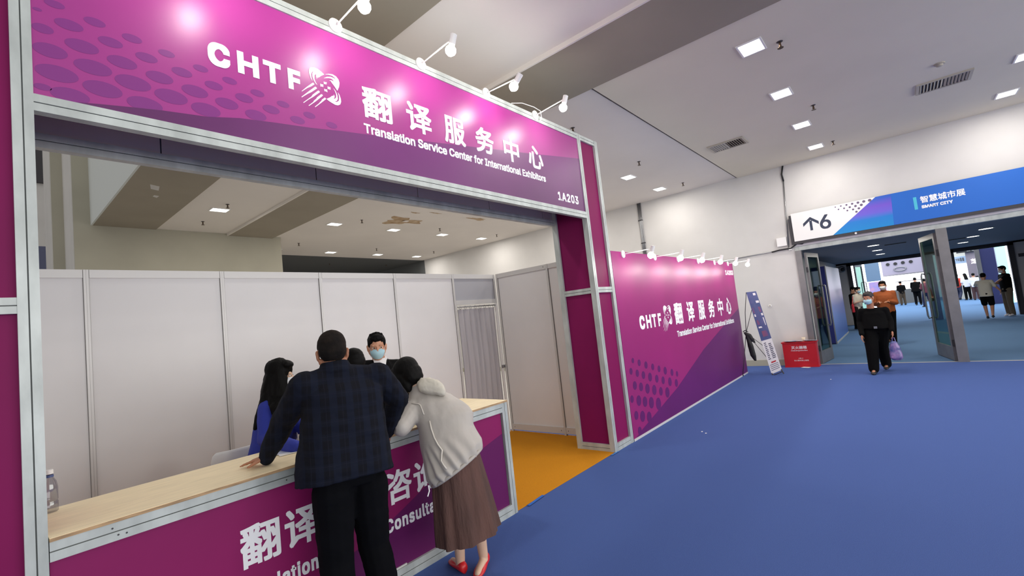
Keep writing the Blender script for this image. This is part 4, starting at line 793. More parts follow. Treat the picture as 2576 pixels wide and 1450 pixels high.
def shoes(o, J, m, s=1.0, vox=.009):
    for k in 'lr':
        if 'a' + k not in J: continue
        A = V(J['a' + k]); td = V(J.get('t' + k, J['fw'])); td.z = 0; td.normalize(); b = MB(); sdv = V((td.y, -td.x, 0)); g = max(A.z - .085, 0)
        b.loft([[A * 1 + V((0, 0, g - A.z)) + td * a * s + sdv * (w_ * math.cos(t)) * s + V((0, 0, max(.002, h * (.5 + .5 * math.sin(t))) * s)) for t in [q * math.pi / 8 for q in range(16)]] for a, w_, h in ((-.075, .022, .07), (-.06, .034, .09), (0, .038, .10), (.06, .042, .075), (.12, .046, .055), (.165, .038, .045), (.195, .016, .03))])
        part('shoe', m, o, lambda q: (q.v.extend(b.v), q.f.extend(b.f), q.m.extend(b.m)), smooth=True)
def cap_hair(o, J, m, vox=.007, s=1.0, low=-.02, front=.055, puff=1.0, wr=(.004, 40, 40, 40), back=True, extra=None):
    """hair over the skull down to 'low', leaving the face free"""
    r, f, u = J['F']; c = V(J['head']); s = J.get('hs', s); P = lambda x, y, z: c + (r * x + f * y + u * z) * s; b = MB()
    b.ell(P(0, -.018, .048), r * .080 * puff * s, f * .094 * puff * s, u * .082 * puff * s, 18, 12); b.ell(P(0, -.045, low + .04), r * .078 * puff * s, f * .066 * puff * s, u * .075 * s, 16, 10)
    b.ell(P(0, .045, .088), r * .058 * s, f * .046 * s, u * .034 * puff * s, 14, 9)
    for q in (-1, 1): b.ell(P(.066 * q, .012, .042), r * .014 * s, f * .03 * s, u * .04 * s, 10, 8)
    if extra: extra(b, P)
    return soft(b, 'hair', vox, m, o, 2, wr)

# ------------------------------------------------ man in the plaid jacket, seen from behind, leaning on the counter
J = dict(head=(1.447, 2.700, 1.633), face=(.42, .88, -.22), hs=1.06, neck=(1.436, 2.665, 1.544), pelvis=(1.404, 2.580, 0.963), sl=(1.266, 2.700, 1.454), sr=(1.677, 2.600, 1.445), el=(1.231, 2.930, 1.261), wl=(1.168, 3.052, 1.050), er=(1.831, 2.620, 1.282), wr=(1.844, 2.800, 1.055),
         hld=V((1.070, 3.204, 1.010)) - V((1.168, 3.052, 1.050)), hln=(.05, .1, 1), hls=-1, curl=3, spread=3, hrd=(-.2, .5, -.5), hrn=(.2, -.2, .9))
J['hl'] = V((1.323, 2.580, 0.867)); J['hr'] = V((1.540, 2.580, 0.839)); J['kl'] = V((J['hl'].x + .0, 2.60, .48)); J['kr'] = V((J['hr'].x + .02, 2.60, .48)); J['al'] = V((J['hl'].x - .02, 2.52, .09)); J['ar'] = V((J['hr'].x + .03, 2.50, .09))
PM = person('man in a navy plaid jacket seen from behind, leaning one hand on the counter', J, (J['pelvis'][0], 2.55, 0), .0055, SKIN2)
def plaid():
    m = mat('navy_plaid_wool', (14, 17, 28), .9, bump=.3, bump_scale=700, spec=.2); n = m.node_tree.nodes; l = m.node_tree.links; bs = n['Principled BSDF']
    tc = n.new('ShaderNodeTexCoord'); mp = n.new('ShaderNodeMapping'); mp.inputs['Rotation'].default_value = (0, math.radians(-3), math.radians(20)); l.new(tc.outputs['Object'], mp.inputs[0]); sp_ = n.new('ShaderNodeSeparateXYZ'); l.new(mp.outputs[0], sp_.inputs[0])
    def band(src, per, width, off=0):
        a = n.new('ShaderNodeMath'); a.operation = 'ADD'; a.inputs[1].default_value = 10 + off; l.new(src, a.inputs[0])
        q = n.new('ShaderNodeMath'); q.operation = 'MODULO'; q.inputs[1].default_value = per; l.new(a.outputs[0], q.inputs[0])
        r = n.new('ShaderNodeMath'); r.operation = 'LESS_THAN'; r.inputs[1].default_value = width; l.new(q.outputs[0], r.inputs[0]); return r.outputs[0]
    col = bs.inputs['Base Color']; prev = None
    for src, per, wd, off, c, fac in ((sp_.outputs['X'], .088, .040, .0, (20, 27, 45), .55), (sp_.outputs['X'], .088, .003, .022, (34, 34, 48), .4), (sp_.outputs['Z'], .075, .003, .0, (34, 33, 46), .4), (sp_.outputs['Z'], .075, .034, .02, (20, 26, 42), .3)):
        mx = n.new('ShaderNodeMix'); mx.data_type = 'RGBA'; mx.inputs[6].default_value = lin((12, 14, 23)); mx.inputs[7].default_value = lin(c)
        if prev: l.new(prev, mx.inputs[6])
        k = n.new('ShaderNodeMath'); k.operation = 'MULTIPLY'; k.inputs[1].default_value = fac; l.new(band(src, per, wd, off), k.inputs[0]); l.new(k.outputs[0], mx.inputs[0]); prev = mx.outputs[2]
    l.new(prev, col); return m
PL = plaid()
def pcollar(b):
    N = V(J['neck']); sd, up, fw = J['sd'], J['up'], J['fw']
    b.body([(N - up * .03, sd * .095, fw * .085), (N + up * .03, sd * .075, fw * .07)])
J['hemup'] = V((-.03, 0, 1))
JK = top(PM, J, 'jacket', PL, .0075, 1.1, hem=.05, hw=.272, hd=.185, cw=.235, cd=.16, wr=(.011, 6, 6, 9), r=(.086, .066, .046), extra=pcollar, label='navy plaid jacket')
trousers(PM, J, mat('black_jeans', (8, 9, 14), .9, spec=.12, noise_amt=.3, noise_scale=6, bump=.2, bump_scale=400), .009, 1.05, (.112, .088, .078), wr=(.006, 6, 6, 12))
shoes(PM, J, M['black'], 1.05)
cap_hair(PM, J, HAIRS, .006, 1.06, low=-.035, puff=.985, wr=(.0015, 60, 60, 60))

# ------------------------------------------------ woman bending over the counter in a white hooded jacket and brown skirt
J = dict(head=(2.114, 2.880, 1.388), face=(-.35, .72, -.62), hup=(-.1, .6, .8), neck=(2.166, 2.800, 1.294), pelvis=(2.164, 2.500, 0.887), sl=(2.153, 2.800, 1.189), sr=(2.277, 2.660, 1.180), el=(1.917, 2.721, 1.050), wl=(2.083, 3.174, 1.040), er=(2.42, 2.98, 1.06), wr=(2.16, 3.12, 1.04),
         hld=(-.3, .9, 0), hln=(0, 0, 1), hls=-1, hrd=(-.9, .3, 0), hrn=(0, 0, 1), curl=12, ear=0)
J['hl'] = V(J['pelvis']) + V((-.07, .02, -.03)); J['hr'] = V(J['pelvis']) + V((.08, -.03, -.03)); J['kl'] = V((2.20, 2.56, .48)); J['kr'] = V((2.30, 2.48, .48)); J['al'] = V((2.232, 2.620, 0.065)); J['ar'] = V((2.328, 2.500, 0.078)); J['tl'] = V((2.262, 2.822, 0.020)) - V((2.183, 2.547, 0.020)); J['ar'] = V((2.345, 2.500, 0.081)); J['tr'] = V((2.141, 2.407, 0.020)) - J['ar']; J['tr'].z = 0; J['tr'].normalize(); J['tr'].z = -max(0, J['ar'].z - .07) / .156
WM = person('woman in a white hooded jacket and long brown skirt, bending over the counter', J, (2.25, 2.5, 0), .0065, SKIN3, .93)
WJ = mat('white_thin_jacket', (184, 178, 171), .7, noise_amt=.06, noise_scale=5, bump=.35, bump_scale=14, stretch=(1, 1, .4), sheen=.2)
up_ = (V(J['neck']) - V(J['pelvis'])).normalized(); sd_ = (V(J['sr']) - V(J['sl'])).normalized(); fw_ = up_.cross(sd_).normalized()
H0 = lerp((1.950, 2.500, 0.672), (2.331, 2.400, 0.843), .5)
def jacket_rings():
    cL, cR = V((1.971, 2.520, 0.680)), V((2.325, 2.400, 0.853)); c = (cL + cR) / 2; ax = (cR - cL) / 2
    hn = ax.cross(V((.45, .88, 0)).cross(ax)).normalized(); ay = V((.45, .85, -.25)).normalized() * .19
    return c, ax, ay
def jacket(b):
    c, ax, ay = jacket_rings(); M_ = (V(J['sl']) + V(J['sr'])) / 2; N = V(J['neck'])
    R = []
    n = 96
    ctrl = [(c, ax * 1.0, ay), (lerp(c, M_, .10), ax * 1.10, ay * 1.12), (lerp(c, M_, .35), ax * 1.02, ay * 1.08), (lerp(c, M_, .62) + V((0.02, -.03, .02)), ax.lerp(sd_ * .22, .6), ay.lerp(fw_ * .15, .6)), (lerp(c, M_, .86) + V((.01, -.02, .01)), sd_ * .215, fw_ * .135), (M_ + up_ * .03, sd_ * .17, fw_ * .10), (N + up_ * .02, sd_ * .075, fw_ * .07)]
    b.body(ctrl, 36, 2.2)
    for k in 'lr':
        S, E, Wr = V(J['s' + k]), V(J['e' + k]), V(J['w' + k]); b.limb(S, E + V((0, 0, .015)), .080 if k == 'l' else .066, .058); b.limb(E + V((0, 0, .015)), lerp(E, Wr, .95), .058, .042)
def folds(me):
    c, ax, ay = jacket_rings(); M_ = (V(J['sl']) + V(J['sr'])) / 2; d = (M_ - c).normalized(); L = (M_ - c).length; a1 = ax.normalized(); a2 = d.cross(a1).normalized()
    nn = [v.normal.copy() for v in me.vertices]
    for v, nr in zip(me.vertices, nn):
        p = v.co - c; t = p.dot(d) / L; th = math.atan2(p.dot(a2), p.dot(a1))
        g = max(0, 1 - max(t, 0) / .35); rad = (p - d * p.dot(d)).length
        if rad < .34: v.co = v.co + nr * (g * .009 * math.sin(th * 17 + 1.3 * math.sin(3 * th)) + .008 * noise.noise(v.co * 6) + .005 * noise.noise(V((v.co.x * 16, v.co.y * 16, v.co.z * 5))))
bq = MB(); jacket(bq); JO = soft(bq, 'jacket', .0075, WJ, WM, 3, None, folds, label='white thin hooded jacket')
def snap(pts, off=.003):
    out = []
    for p in pts:
        ok, loc, nr, _ = JO.closest_point_on_mesh(V(p) - wloc(JO)); out.append(loc + wloc(JO) + nr * off)
    return out
PIPE = mat('white_piping', (214, 208, 198), .7)
part('side_piping', PIPE, WM, lambda b: b.tube(snap([(1.955, 2.550, 1.130), (1.958, 2.520, 1.074), (1.947, 2.480, 1.030), (1.938, 2.440, 0.985), (1.929, 2.400, 0.940), (1.940, 2.380, 0.894), (1.948, 2.360, 0.859), (1.959, 2.340, 0.826)]), .0055, 6), smooth=True)
part('armhole_piping', PIPE, WM, lambda b: b.tube(snap([(2.002, 2.720, 1.277), (2.003, 2.680, 1.250), (2.011, 2.660, 1.216), (2.009, 2.640, 1.184), (1.997, 2.620, 1.155)]), .004, 6), smooth=True)
def hem(b):
    c, ax, ay = jacket_rings(); b.tube([c + ax * math.cos(t) * .99 + ay * math.sin(t) * .99 - (ax.cross(ay)).normalized() * .0 for t in [k * math.pi / 20 for k in range(41)]], .012, 8, False)
part('hem_band', mat('jacket_hem', (176, 170, 163), .8), WM, hem, smooth=True)
hc = V((2.239, 2.720, 1.291)); HM = mat('hood_cloth', (200, 194, 180), .7, bump=.3, bump_scale=20)
bq = MB()
HC = V((2.159, 2.660, 1.294)); hs_ = (sd_ * .96 - up_ * .28).normalized(); hu_ = (up_ - hs_ * up_.dot(hs_)).normalized(); hf_ = hu_.cross(hs_)
bq.body([(HC - hu_ * .050 + hs_ * .018, hs_ * .055, hf_ * .016), (HC - hu_ * .040 + hs_ * .012, hs_ * .092, hf_ * .034), (HC - hu_ * .008, hs_ * .102, hf_ * .046), (HC + hu_ * .030 - hs_ * .012, hs_ * .092, hf_ * .048), (HC + hu_ * .055 - hs_ * .03, hs_ * .070, hf_ * .045)], 24, 2.6)
bq.limb(HC - hs_ * .095 + hu_ * .02, HC - hs_ * .04 + hu_ * .045, .022, .030)
soft(bq, 'hood', .007, HM, WM, 3, (.007, 16, 16, 9), label='cream hood folded down behind the neck')
part('drawstring', M['white'], WM, lambda b: b.tube([V((1.770, 2.300, 0.786)), V((1.765, 2.290, 0.757)), V((1.749, 2.290, 0.730))], .0035, 5))
def skirt(b):
    top_c = V(J['pelvis']) + V((0, .0, .03)); bot = lerp((1.947, 2.460, 0.303), (2.455, 2.440, 0.286), .5) + V((0, .02, -.0)); n = 90; rings = []
    axb = (V((2.435, 2.420, 0.297)) - V((1.984, 2.500, 0.273))) / 2
    ad = V((axb.x, axb.y, 0)).normalized(); slope = axb.z / V((axb.x, axb.y)).length; L = V((axb.x, axb.y)).length
    for i in range(15):
        t = i / 14; c = lerp(top_c, bot, t); w = .165 + (L - .165) * t ** .8; h = .125 + .055 * t
        fy = V((-ad.y, ad.x, 0)); rr = []
        for k in range(n):
            th = 2 * math.pi * k / n; q = 1 + t * (.055 * math.sin(9 * th + 1.2 * math.sin(2 * th)) + .03 * math.sin(17 * th + 3 * t)) + .01 * math.sin(31 * th + 5 * t)
            p = c + ad * (w * math.cos(th) * q) + fy * (h * math.sin(th) * q) + V((0, 0, (t ** 3) * w * math.cos(th) * slope)); rr.append(p)
        rings.append(rr)
    b.loft(rings, False)
part('skirt', mat('brown_crinkle_skirt', (98, 68, 60), .85, noise_amt=.25, noise_scale=8, bump=.8, bump_scale=60, stretch=(1, 1, .2)), WM, skirt, smooth=True)
cap_hair(WM, J, HAIR, .007, .98, low=-.05, puff=1.14, wr=(.002, 14, 14, 40), extra=lambda b, P: (b.ell(P(0, -.035, -.03), J['F'][0] * .088, J['F'][1] * .075, J['F'][2] * .085), b.ell(P(-.05, .03, -.03), J['F'][0] * .045, J['F'][1] * .055, J['F'][2] * .10), b.ell(P(.05, .03, -.03), J['F'][0] * .045, J['F'][1] * .055, J['F'][2] * .10)))
def loafer(b, A, td, upv, s=.93, off=-.075, hk=1.0):
    td = V(td).normalized(); upv = V(upv); upv = (upv - td * upv.dot(td)).normalized(); sv = td.cross(upv)
    b.loft([[V(A) + td * a * s + sv * (w_ * math.cos(t)) * s + upv * (off + h * hk * (.5 + .5 * math.sin(t))) * s for t in [q * math.pi / 9 for q in range(18)]] for a, w_, h in ((-.062, .012, .03), (-.056, .028, .055), (-.03, .035, .060), (.02, .036, .048), (.07, .042, .040), (.11, .043, .035), (.15, .034, .028), (.168, .012, .018))])
RS = mat('red_leather', (206, 34, 40), .35)
part('shoe', RS, WM, lambda b: loafer(b, V((J['al'].x, J['al'].y, .071)), J['tl'], ZP, .95, -.075, 1.3), smooth=True, label='red loafer')
part('shoe', RS, WM, lambda b: loafer(b, V(J['ar']), J['tr'], ZP, .95, -.075, 1.3), smooth=True, label='red loafer')

# ------------------------------------------------ woman with long black hair in a blue jacket, behind the counter
J = dict(head=(1.569, 3.740, 1.484), face=(.78, -.55, -.12), neck=(1.550, 3.780, 1.350), pelvis=(1.50, 3.84, .88), sl=(1.715, 3.860, 1.228), sr=(1.444, 3.700, 1.253), el=(1.66, 3.70, 1.08), wl=(1.72, 3.42, 1.03), er=(1.383, 3.620, 1.056), wr=(1.407, 3.212, 1.030), hrd=(.9, -.3, 0), hrn=(0, 0, 1), hld=(.6, -.7, 0), hln=(0, 0, 1))
J['kl'] = V((1.56, 3.84, .48)); J['kr'] = V((1.44, 3.80, .48)); J['al'] = V((1.56, 3.88, .09)); J['ar'] = V((1.42, 3.84, .09))
BW = person('woman with long black hair and a blue jacket standing behind the counter', J, (1.5, 3.82, 0), .0065, SKIN3, .92)
top(BW, J, 'jacket', mat('royal_blue_jacket', (36, 52, 158), .75, bump=.3, bump_scale=300), .008, .95, hem=.14, hw=.185, hd=.13, cw=.19, cd=.13, wr=(.007, 7, 7, 7), r=(.074, .060, .048))
part('shirt_collar', M['white'], BW, lambda b: b.body([(V(J['neck']) - V((0, 0, .03)), J['sd'] * .075, J['fw'] * .07), (V(J['neck']) + V((0, 0, .035)), J['sd'] * .06, J['fw'] * .055)]), smooth=True)
trousers(BW, J, mat('dark_trousers', (26, 28, 40), .85), .012, .9); shoes(BW, J, M['black'], .9)
r, f, u = J['F']; hd = V(J['head'])
def longhair(b):
    P = lambda x, y, z: hd + r * x + f * y + u * z
    b.ell(P(0, -.018, .045), r * .086, f * .100, u * .088, 18, 12); b.ell(P(0, -.05, -.03), r * .086, f * .07, u * .09, 16, 10)
    for q in (-1, 1): b.ell(P(.072 * q, .006, -.01), r * .02, f * .045, u * .09, 12, 10)
    b.ell(P(.02, .045, .085), r * .06, f * .045, u * .035)
    b.body([(P(0, -.05, .0), r * .09, f * .06), (P(.0, -.08, -.12), r * .088, f * .05), (V((1.459, 3.740, 1.323)), r * .07, f * .045), (V((1.398, 3.740, 1.217)), r * .04, f * .03), (V((1.352, 3.720, 1.122)), r * .015, f * .012)], 20, 2)
    b.body([(P(.06, -.01, .0), r * .035, f * .07), (P(.085, .0, -.14), r * .035, f * .075), (V((1.483, 3.580, 1.264)), r * .035, f * .075), (V((1.487, 3.560, 1.157)), r * .03, f * .06), (V((1.488, 3.550, 1.077)), r * .012, f * .03)], 14, 2)
bq = MB(); longhair(bq); soft(bq, 'hair', .007, HAIR, BW, 3, (.006, 30, 30, 4), label='long straight black hair')
eyes(BW, hd - J['F'][1] * .003, J['F'], 1, False); mask(BW, hd, J['F'], 1, MASKW)
part('lanyard', M['white'], BW, lambda b: b.tube([V(J['neck']) + J['fw'] * .09 + V((0, 0, -.06)), V(J['neck']) + J['fw'] * .15 + V((0, 0, -.28)), V(J['neck']) + J['fw'] * .155 + V((0, 0, -.40))], .004, 5))

# ------------------------------------------------ man in a black suit with a blue mask, behind the counter
J = dict(head=(2.427, 3.720, 1.613), face=(-.50, -.84, -.16), neck=(2.496, 3.800, 1.476), pelvis=(2.46, 3.88, .90), sl=(2.688, 3.660, 1.401), sr=(2.321, 3.880, 1.436), el=(2.78, 3.72, 1.14), wl=(2.70, 3.50, 1.04), er=(2.25, 3.86, 1.14), wr=(2.2, 3.60, 1.04), hs=1.0, hld=(-.5, -.6, 0), hln=(0, 0, 1), hrd=(.2, -.8, 0), hrn=(0, 0, 1))
J['kl'] = V((2.55, 3.86, .48)); J['kr'] = V((2.38, 3.90, .48)); J['al'] = V((2.55, 3.90, .09)); J['ar'] = V((2.36, 3.93, .09))
SM = person('man in a black suit, white shirt and light blue mask behind the counter', J, (2.46, 3.88, 0), .0055, SKIN, 1)
N = V(J['neck']); SU = mat('black_suit', (8, 8, 10), .85, spec=.15)
top(SM, J, 'suit_jacket', SU, .008, 1, hem=.16, hw=.195, hd=.13, cw=.20, cd=.13, wr=(.004, 7, 7, 7), r=(.07, .056, .046))
sd, up, fw = J['sd'], J['up'], J['fw']; fw = V(J['face']).normalized(); fw.z = 0; fw.normalize(); rt = fw.cross(V((0, 0, 1)))
part('shirt', M['white'], SM, lambda b: (b.body([(N - V((0, 0, .02)), rt * .070, fw * .070), (N + V((0, 0, .035)), rt * .060, fw * .060)]), b.add([N + fw * .088 + rt * -.062 + V((0, 0, .03)), N + fw * .088 + rt * .062 + V((0, 0, .03)), N + fw * .162 + V((0, 0, -.26)), N + fw * .10 + V((0, 0, .02))], [(0, 3, 2), (3, 1, 2)])), smooth=False)
part('tie', mat('navy_tie', (44, 40, 76), .6), SM, lambda b: b.loft([[N + fw * d_ + rt * w_ + V((0, 0, z)), N + fw * (d_ + .012) + V((0, 0, z)), N + fw * d_ - rt * w_ + V((0, 0, z))] for z, w_, d_ in ((-.0, .022, .090), (-.045, .014, .108), (-.05, .018, .110), (-.20, .034, .150))]))
for q in (-1, 1): part('lapel', SU, SM, lambda b: b.loft([[N + fw * .085 + rt * q * .068 + V((0, 0, .02)), N + fw * .078 + rt * q * .080 + V((0, 0, .0))], [N + fw * .145 + rt * q * .055 + V((0, 0, -.12)), N + fw * .125 + rt * q * .11 + V((0, 0, -.11))], [N + fw * .172 + rt * q * .0 + V((0, 0, -.27)), N + fw * .160 + rt * q * .05 + V((0, 0, -.25))]], False))
cap_hair(SM, J, HAIR, .005, 1, low=.0, puff=1.0, wr=(.004, 30, 30, 30), extra=lambda b, P: [b.limb(P(x, .02 - abs(x), .09), P(x * 1.1, .035, .128 - abs(x) * .35), .022, .016) for x in (-.04, -.02, 0, .02, .04)] + [b.ell(P(0, .055, .085), J['F'][0] * .062, J['F'][1] * .036, J['F'][2] * .030)])
eyes(SM, V(J['head']), J['F']); mask(SM, V(J['head']) + J['F'][1] * .006, J['F'], .94); trousers(SM, J, SU, .012); shoes(SM, J, M['black'])

# ------------------------------------------------ dark haired person half hidden behind the plaid jacket
J = dict(head=(2.088, 3.560, 1.490), ear=0, face=(.15, .9, -.35), neck=(2.06, 3.62, 1.36), pelvis=(2.08, 3.74, .86), sl=(2.22, 3.62, 1.28), sr=(1.90, 3.68, 1.28), el=(2.24, 3.62, 1.06), wl=(2.1, 3.42, 1.03), er=(1.84, 3.66, 1.06), wr=(1.9, 3.42, 1.03), hld=(-.3, -.9, 0), hln=(0, 0, 1), hrd=(.2, -.9, 0), hrn=(0, 0, 1))
J['kl'] = V((2.15, 3.74, .48)); J['kr'] = V((1.98, 3.76, .48)); J['al'] = V((2.15, 3.78, .09)); J['ar'] = V((1.97, 3.80, .09))
DP = person('person with smooth black hair half hidden between the plaid jacket and the suit', J, (2.08, 3.74, 0), .009, SKIN, .93)
top(DP, J, 'jacket', SU, .011, .95, hem=.12, hw=.18, hd=.125, cw=.185, cd=.125); trousers(DP, J, SU, .014, .92); shoes(DP, J, M['black'], .92)
cap_hair(DP, J, HAIR, .007, .98, low=-.03, puff=1.12, wr=(.002, 20, 20, 60)); eyes(DP, V(J['head']), J['F']); mask(DP, V(J['head']), J['F'])
#%%FAR
# ------------------------------------------------ people in and beyond the doorway
def stand(x, y, face, h=1.68, pose='stand', arms='down', bendf=0):
    f = V((face[0], face[1], 0)).normalized(); r_ = V((f.y, -f.x, 0)); k = h / 1.7; B = V((x, y, 0))
    P = lambda a, c, z: B + r_ * a * k + f * c * k + V((0, 0, z * k))
    J = dict(head=P(0, .03 + bendf, 1.585), face=tuple(f + V((0, 0, -.15))), neck=P(0, 0 + bendf * .6, 1.44), pelvis=P(0, 0, .93), sl=P(-.185, bendf * .5, 1.37), sr=P(.185, bendf * .5, 1.37), hs=k)
    A = {'down': ((.23, -.02, 1.10), (.25, .06, .86)), 'front': ((.22, .02, 1.10), (.10, .27, 1.16)), 'reach': ((.25, .20, 1.25), (.12, .44, 1.28))}
    for q, s_ in (('l', -1), ('r', 1)):
        a = arms if isinstance(arms, str) else arms[0 if q == 'l' else 1]; e, w_ = A[a]
        J['e' + q] = P(e[0] * s_, e[1], e[2]); J['w' + q] = P(w_[0] * s_, w_[1], w_[2]); J['h' + q + 'd'] = f * .3 - V((0, 0, 1)) if a == 'down' else f * .8 - r_ * s_ * .4; J['h' + q + 'n'] = r_ * s_ if a == 'down' else V((0, 0, 1))
    J['hl'] = P(-.09, 0, .90); J['hr'] = P(.09, 0, .90)
    if pose == 'walk': J['kl'], J['al'], J['kr'], J['ar'] = P(-.09, .16, .50), P(-.07, .20, .09), P(.10, .02, .48), P(.08, -.26, .14)
    elif pose == 'cross': J['kl'], J['al'], J['kr'], J['ar'] = P(-.06, .05, .48), P(.05, .10, .09), P(.08, .0, .48), P(.06, 0, .09)
    else: J['kl'], J['al'], J['kr'], J['ar'] = P(-.10, .02, .48), P(-.11, 0, .09), P(.10, .02, .48), P(.11, 0, .09)
    J['tl'] = J['tr'] = f; J['sc'] = k; return J
BLK = mat('black_cotton', (7, 7, 8), .9, spec=.12); KHK = mat('khaki_cotton', (104, 92, 76), .85); CRM = mat('cream_cotton', (206, 198, 180), .8); WHT = mat('white_cotton', (232, 230, 236), .8); ORG = mat('rust_cotton', (150, 76, 32), .85); NVY = mat('navy_denim', (38, 44, 72), .85)
def dress(o, J, tm, bm, sm=None, sleeve=1.0, cut=1.0, hw=.175, hd=.125, vox=.014, hair=HAIR, face=True, msk=None, hem=.10, long=False, tname='shirt', legr=(.105, .078, .066)):
    k = J['sc']; top(o, J, tname, tm, vox, k, hem=hem * k, hw=hw * k, hd=hd * k, cw=.19 * k, cd=.125 * k, sleeve=sleeve, wr=(.008, 6, 6, 6)); trousers(o, J, bm, vox, k, legr, cut=cut, name='trousers' if cut >= 1 else 'shorts'); shoes(o, J, sm or M['black'], k)
    ex = (lambda b, P: b.body([(P(0, -.06, .0), J['F'][0] * .08, J['F'][1] * .05), (P(0, -.09, -.30), J['F'][0] * .09, J['F'][1] * .04)])) if long else None
    cap_hair(o, J, hair, .009, k, extra=ex)
    if face: eyes(o, V(J['head']), J['F'], k)
    if msk: mask(o, V(J['head']), J['F'], k, msk, False)
g = (11.150, 0.598, 0.000)
J = stand(11.2, .52, (-1, .03), 1.66, 'walk'); J['head'] = V((11.100, 0.535, 1.424)); J['neck'] = V((11.180, 0.529, 1.222)); J['face'] = (-.9, .38, -.2)
J['wr'] = V((11.000, 0.716, 0.748)); J['er'] = V((11.200, 0.730, 0.962)); J['wl'] = V((11.050, 0.264, 0.787)); J['el'] = V((11.200, 0.273, 0.955)); J['sr'] = V((11.180, 0.670, 1.174)); J['sl'] = V((11.200, 0.322, 1.162)); J['pelvis'] = V((11.2, .50, .86)); J['hrd'] = (-.1, .1, -1); J['hld'] = (-.2, 0, -1); J['hl'] = V((11.2, .41, .84)); J['hr'] = V((11.2, .60, .84))
J['kl'] = V((11.32, .46, .47)); J['al'] = V((11.45, .44, .12)); J['kr'] = V((11.08, .60, .47)); J['ar'] = V((11.02, .62, .09)); J['tl'] = J['tr'] = V((-1, .05, 0))
o = person('stout man in black shirt and mask walking out of the doorway with a carrier bag', J, (11.15, .55, 0), .009, SKIN2, 1); J['sc'] = .98
dress(o, J, BLK, BLK, vox=.010, hair=mat('greying_hair', (52, 46, 44), .7), msk=MASKM, hw=.225, hd=.19, sleeve=.97, hem=.02, legr=(.135, .105, .085))
part('buckle', M['metal'], o, lambda b: b.box(10.985, 11.01, .47, .52, .845, .885))
o = thing('carrier_bag', 'multicoloured plastic carrier bag held by the walking man in black', 'bag', (11.02, .22, .2)); hb_ = V((11.020, 0.265, 0.687))
CB = mat('carrier_bag_print', (150, 120, 170), .3, noise_amt=1, noise_scale=9, c2=(30, 74, 130)); bq = MB(); bq.body([(hb_ + V((0, 0, -.44)), V((.03, 0, 0)), V((0, .06, 0))), (hb_ + V((0, 0, -.40)), V((.06, 0, 0)), V((0, .09, 0))), (hb_ + V((0, 0, -.22)), V((.05, 0, 0)), V((0, .085, 0))), (hb_ + V((0, 0, -.10)), V((.02, 0, 0)), V((0, .035, 0)))], 20); soft(bq, 'bag_body', .012, CB, o, 2, (.012, 12, 12, 8))
part('bag_handle', CB, o, lambda b: b.tube([hb_ + V((0, -.03, -.12)), hb_ + V((0, -.012, -.03)), hb_ + V((0, .012, -.03)), hb_ + V((0, .03, -.12))], .008, 6))
J = stand(15.9, .42, (-1, .1), 1.72, 'walk', 'front')
o = person('man in a rust orange long sleeved top walking behind the man in black', J, (15.9, .42, 0), .012, SKIN2); dress(o, J, ORG, BLK, msk=MASKW, hw=.19)
J = stand(21.3, 1.36, (-.5, -.86), 1.60, 'cross', 'front', .05)
o = person('young reader in a cream top holding a tablet against the display wall', J, (21.3, 1.36, 0), .012, SKIN3); dress(o, J, CRM, mat('black_leggings', (12, 12, 16), .8), sleeve=.4, msk=MASKM, long=False)
tb = (V(J['wl']) + V(J['wr'])) / 2 + V((-.08, -.12, .06)); q_ = part('tablet', BLK, None, lambda b: b.obox(tb, (.10, -.06, 0), (.03, .05, .08), (.004, .006, -.006))); tag(q_, 'dark tablet in the hands of the cream topped reader', 'tablet')
q_ = thing('shoulder_bag', 'red shoulder bag at the side of the cream topped reader', 'bag', (21.1, 1.5, .8)); bq = MB(); bq.body([((21.05, 1.50, .70), (.16, 0, 0), (0, .05, 0)), ((21.05, 1.50, 1.0), (.15, 0, 0), (0, .04, 0))]); soft(bq, 'bag_body', .015, M['red'], q_, 2); part('strap', M['red'], q_, lambda b: b.tube([(20.93, 1.50, 1.0), (21.1, 1.45, 1.3), (21.17, 1.50, 1.0)], .012, 6))
J = stand(22.2, 1.52, (-.4, -.9), 1.62, 'stand', 'front')
o = person('dark haired person leaning at the display wall just behind the tablet reader', J, (22.2, 1.52, 0), .014, SKIN); dress(o, J, BLK, BLK)
J = stand(23.3, -2.18, (1, -.12), 1.62, 'walk', ('reach', 'down')); J['er'] = V((23.3, -2.44, 1.12)); J['wr'] = V((23.35, -2.55, .95))
o = person('person in a beige top and black shorts walking away through the right opening', J, (23.3, -2.18, 0), .012, SKIN); dress(o, J, CRM, BLK, sleeve=.42, cut=.42, hw=.19, face=False, tname='polo_shirt')
J = stand(24.0, -2.78, (-.35, .94), 1.80, 'stand', ('reach', 'front')); J['wl'] = V((23.600, -2.477, 1.217)); J['el'] = V((23.800, -2.683, 1.345)); J['tl'] = J['tr'] = V((-.7, .6, 0))
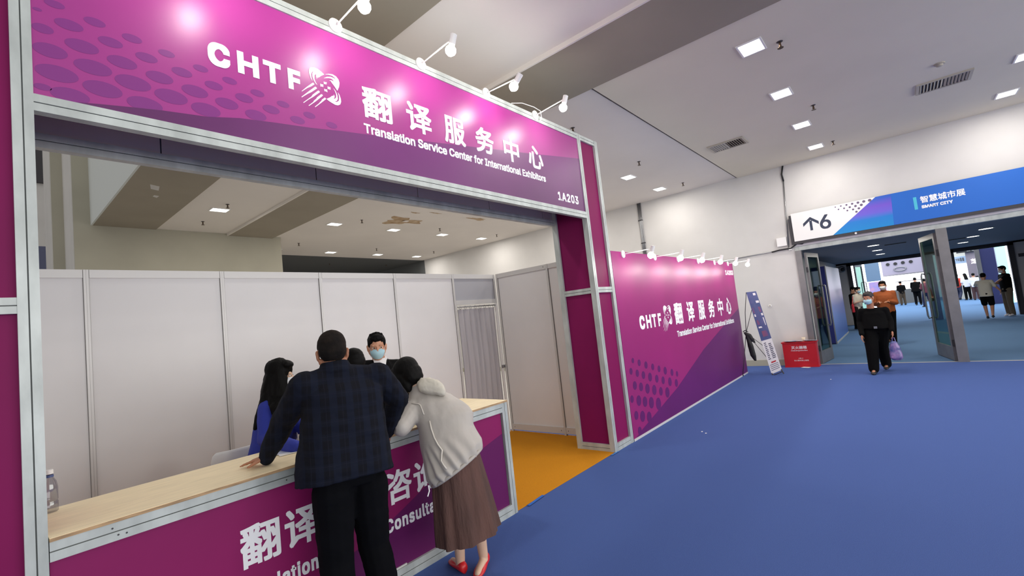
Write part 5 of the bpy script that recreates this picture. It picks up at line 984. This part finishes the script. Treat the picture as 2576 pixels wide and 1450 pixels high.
o = person('man in a black t-shirt and khaki trousers reaching out beside the passage wall', J, (24.0, -2.78, 0), .012, SKIN); dress(o, J, BLK, KHK, WHT, sleeve=.42, msk=MASKW, tname='t_shirt')
tb = V(J['wr']) + V((-.1, .2, .03)); q_ = part('tablet', M['darkmetal'], None, lambda b: b.obox(tb, (.05, .12, 0), (.07, -.03, .0), (0, 0, .008))); tag(q_, 'dark clipboard held by the man in the black t-shirt', 'clipboard')
FP = [((2312,767), (1, -.1), 1.74, BLK, BLK, 'front', 'stand', 'broad person in black seen from behind at the white stand counter', dict(hw=.25, hd=.18)),
      ((2278,768), (1, .3), 1.60, BLK, mat('brown_cotton', (70, 56, 40), .9), 'front', 'stand', 'shorter person in black and brown at the left end of the white stand counter', {}),
      ((2330,765), (.8, .5), 1.62, mat('maroon_cotton', (110, 56, 66), .85), NVY, 'front', 'walk', 'person in maroon top and jeans at the right end of the white stand counter', {}),
      ((2436,755), (1, .4), 1.66, WHT, BLK, 'front', 'stand', 'long haired person in a white t-shirt and black trousers in the right opening', dict(sleeve=.4, long=True)),
      ((2416,754), (.9, -.3), 1.66, mat('red_cotton', (206, 60, 44), .8), NVY, 'front', 'walk', 'person in a red top and jeans beside the doorway post in the hall', dict(sleeve=.4)),
      ((2458,754), (.9, -.2), 1.62, WHT, mat('brown_trousers', (72, 46, 46), .85), 'front', 'stand', 'person in a white top and brown trousers beside the long haired one', {}),
      ((2487,754), (-1, .2), 1.70, BLK, BLK, 'down', 'stand', 'person in black standing far off in front of the grey stand', {})]
for (px, fc, h, tm, bm, ar, ps, lb, kw), pt in zip(FP, [(38.652, -0.596, 0.000), (40.481, 0.130, 0.000), (35.607, -0.945, 0.000), (40.259, -2.986, 0.000), (41.336, -2.667, 0.000), (39.298, -3.271, 0.000), (40.113, -3.671, 0.000)]):
    J = stand(min(pt[0], 42.4), pt[1] * min(1, 42.4 / pt[0]), fc, h, ps, ar); o = person(lb, J, (J['pelvis'][0], J['pelvis'][1], 0), .02, SKIN)
    dress(o, J, tm, bm, vox=.02, face=False, **kw)
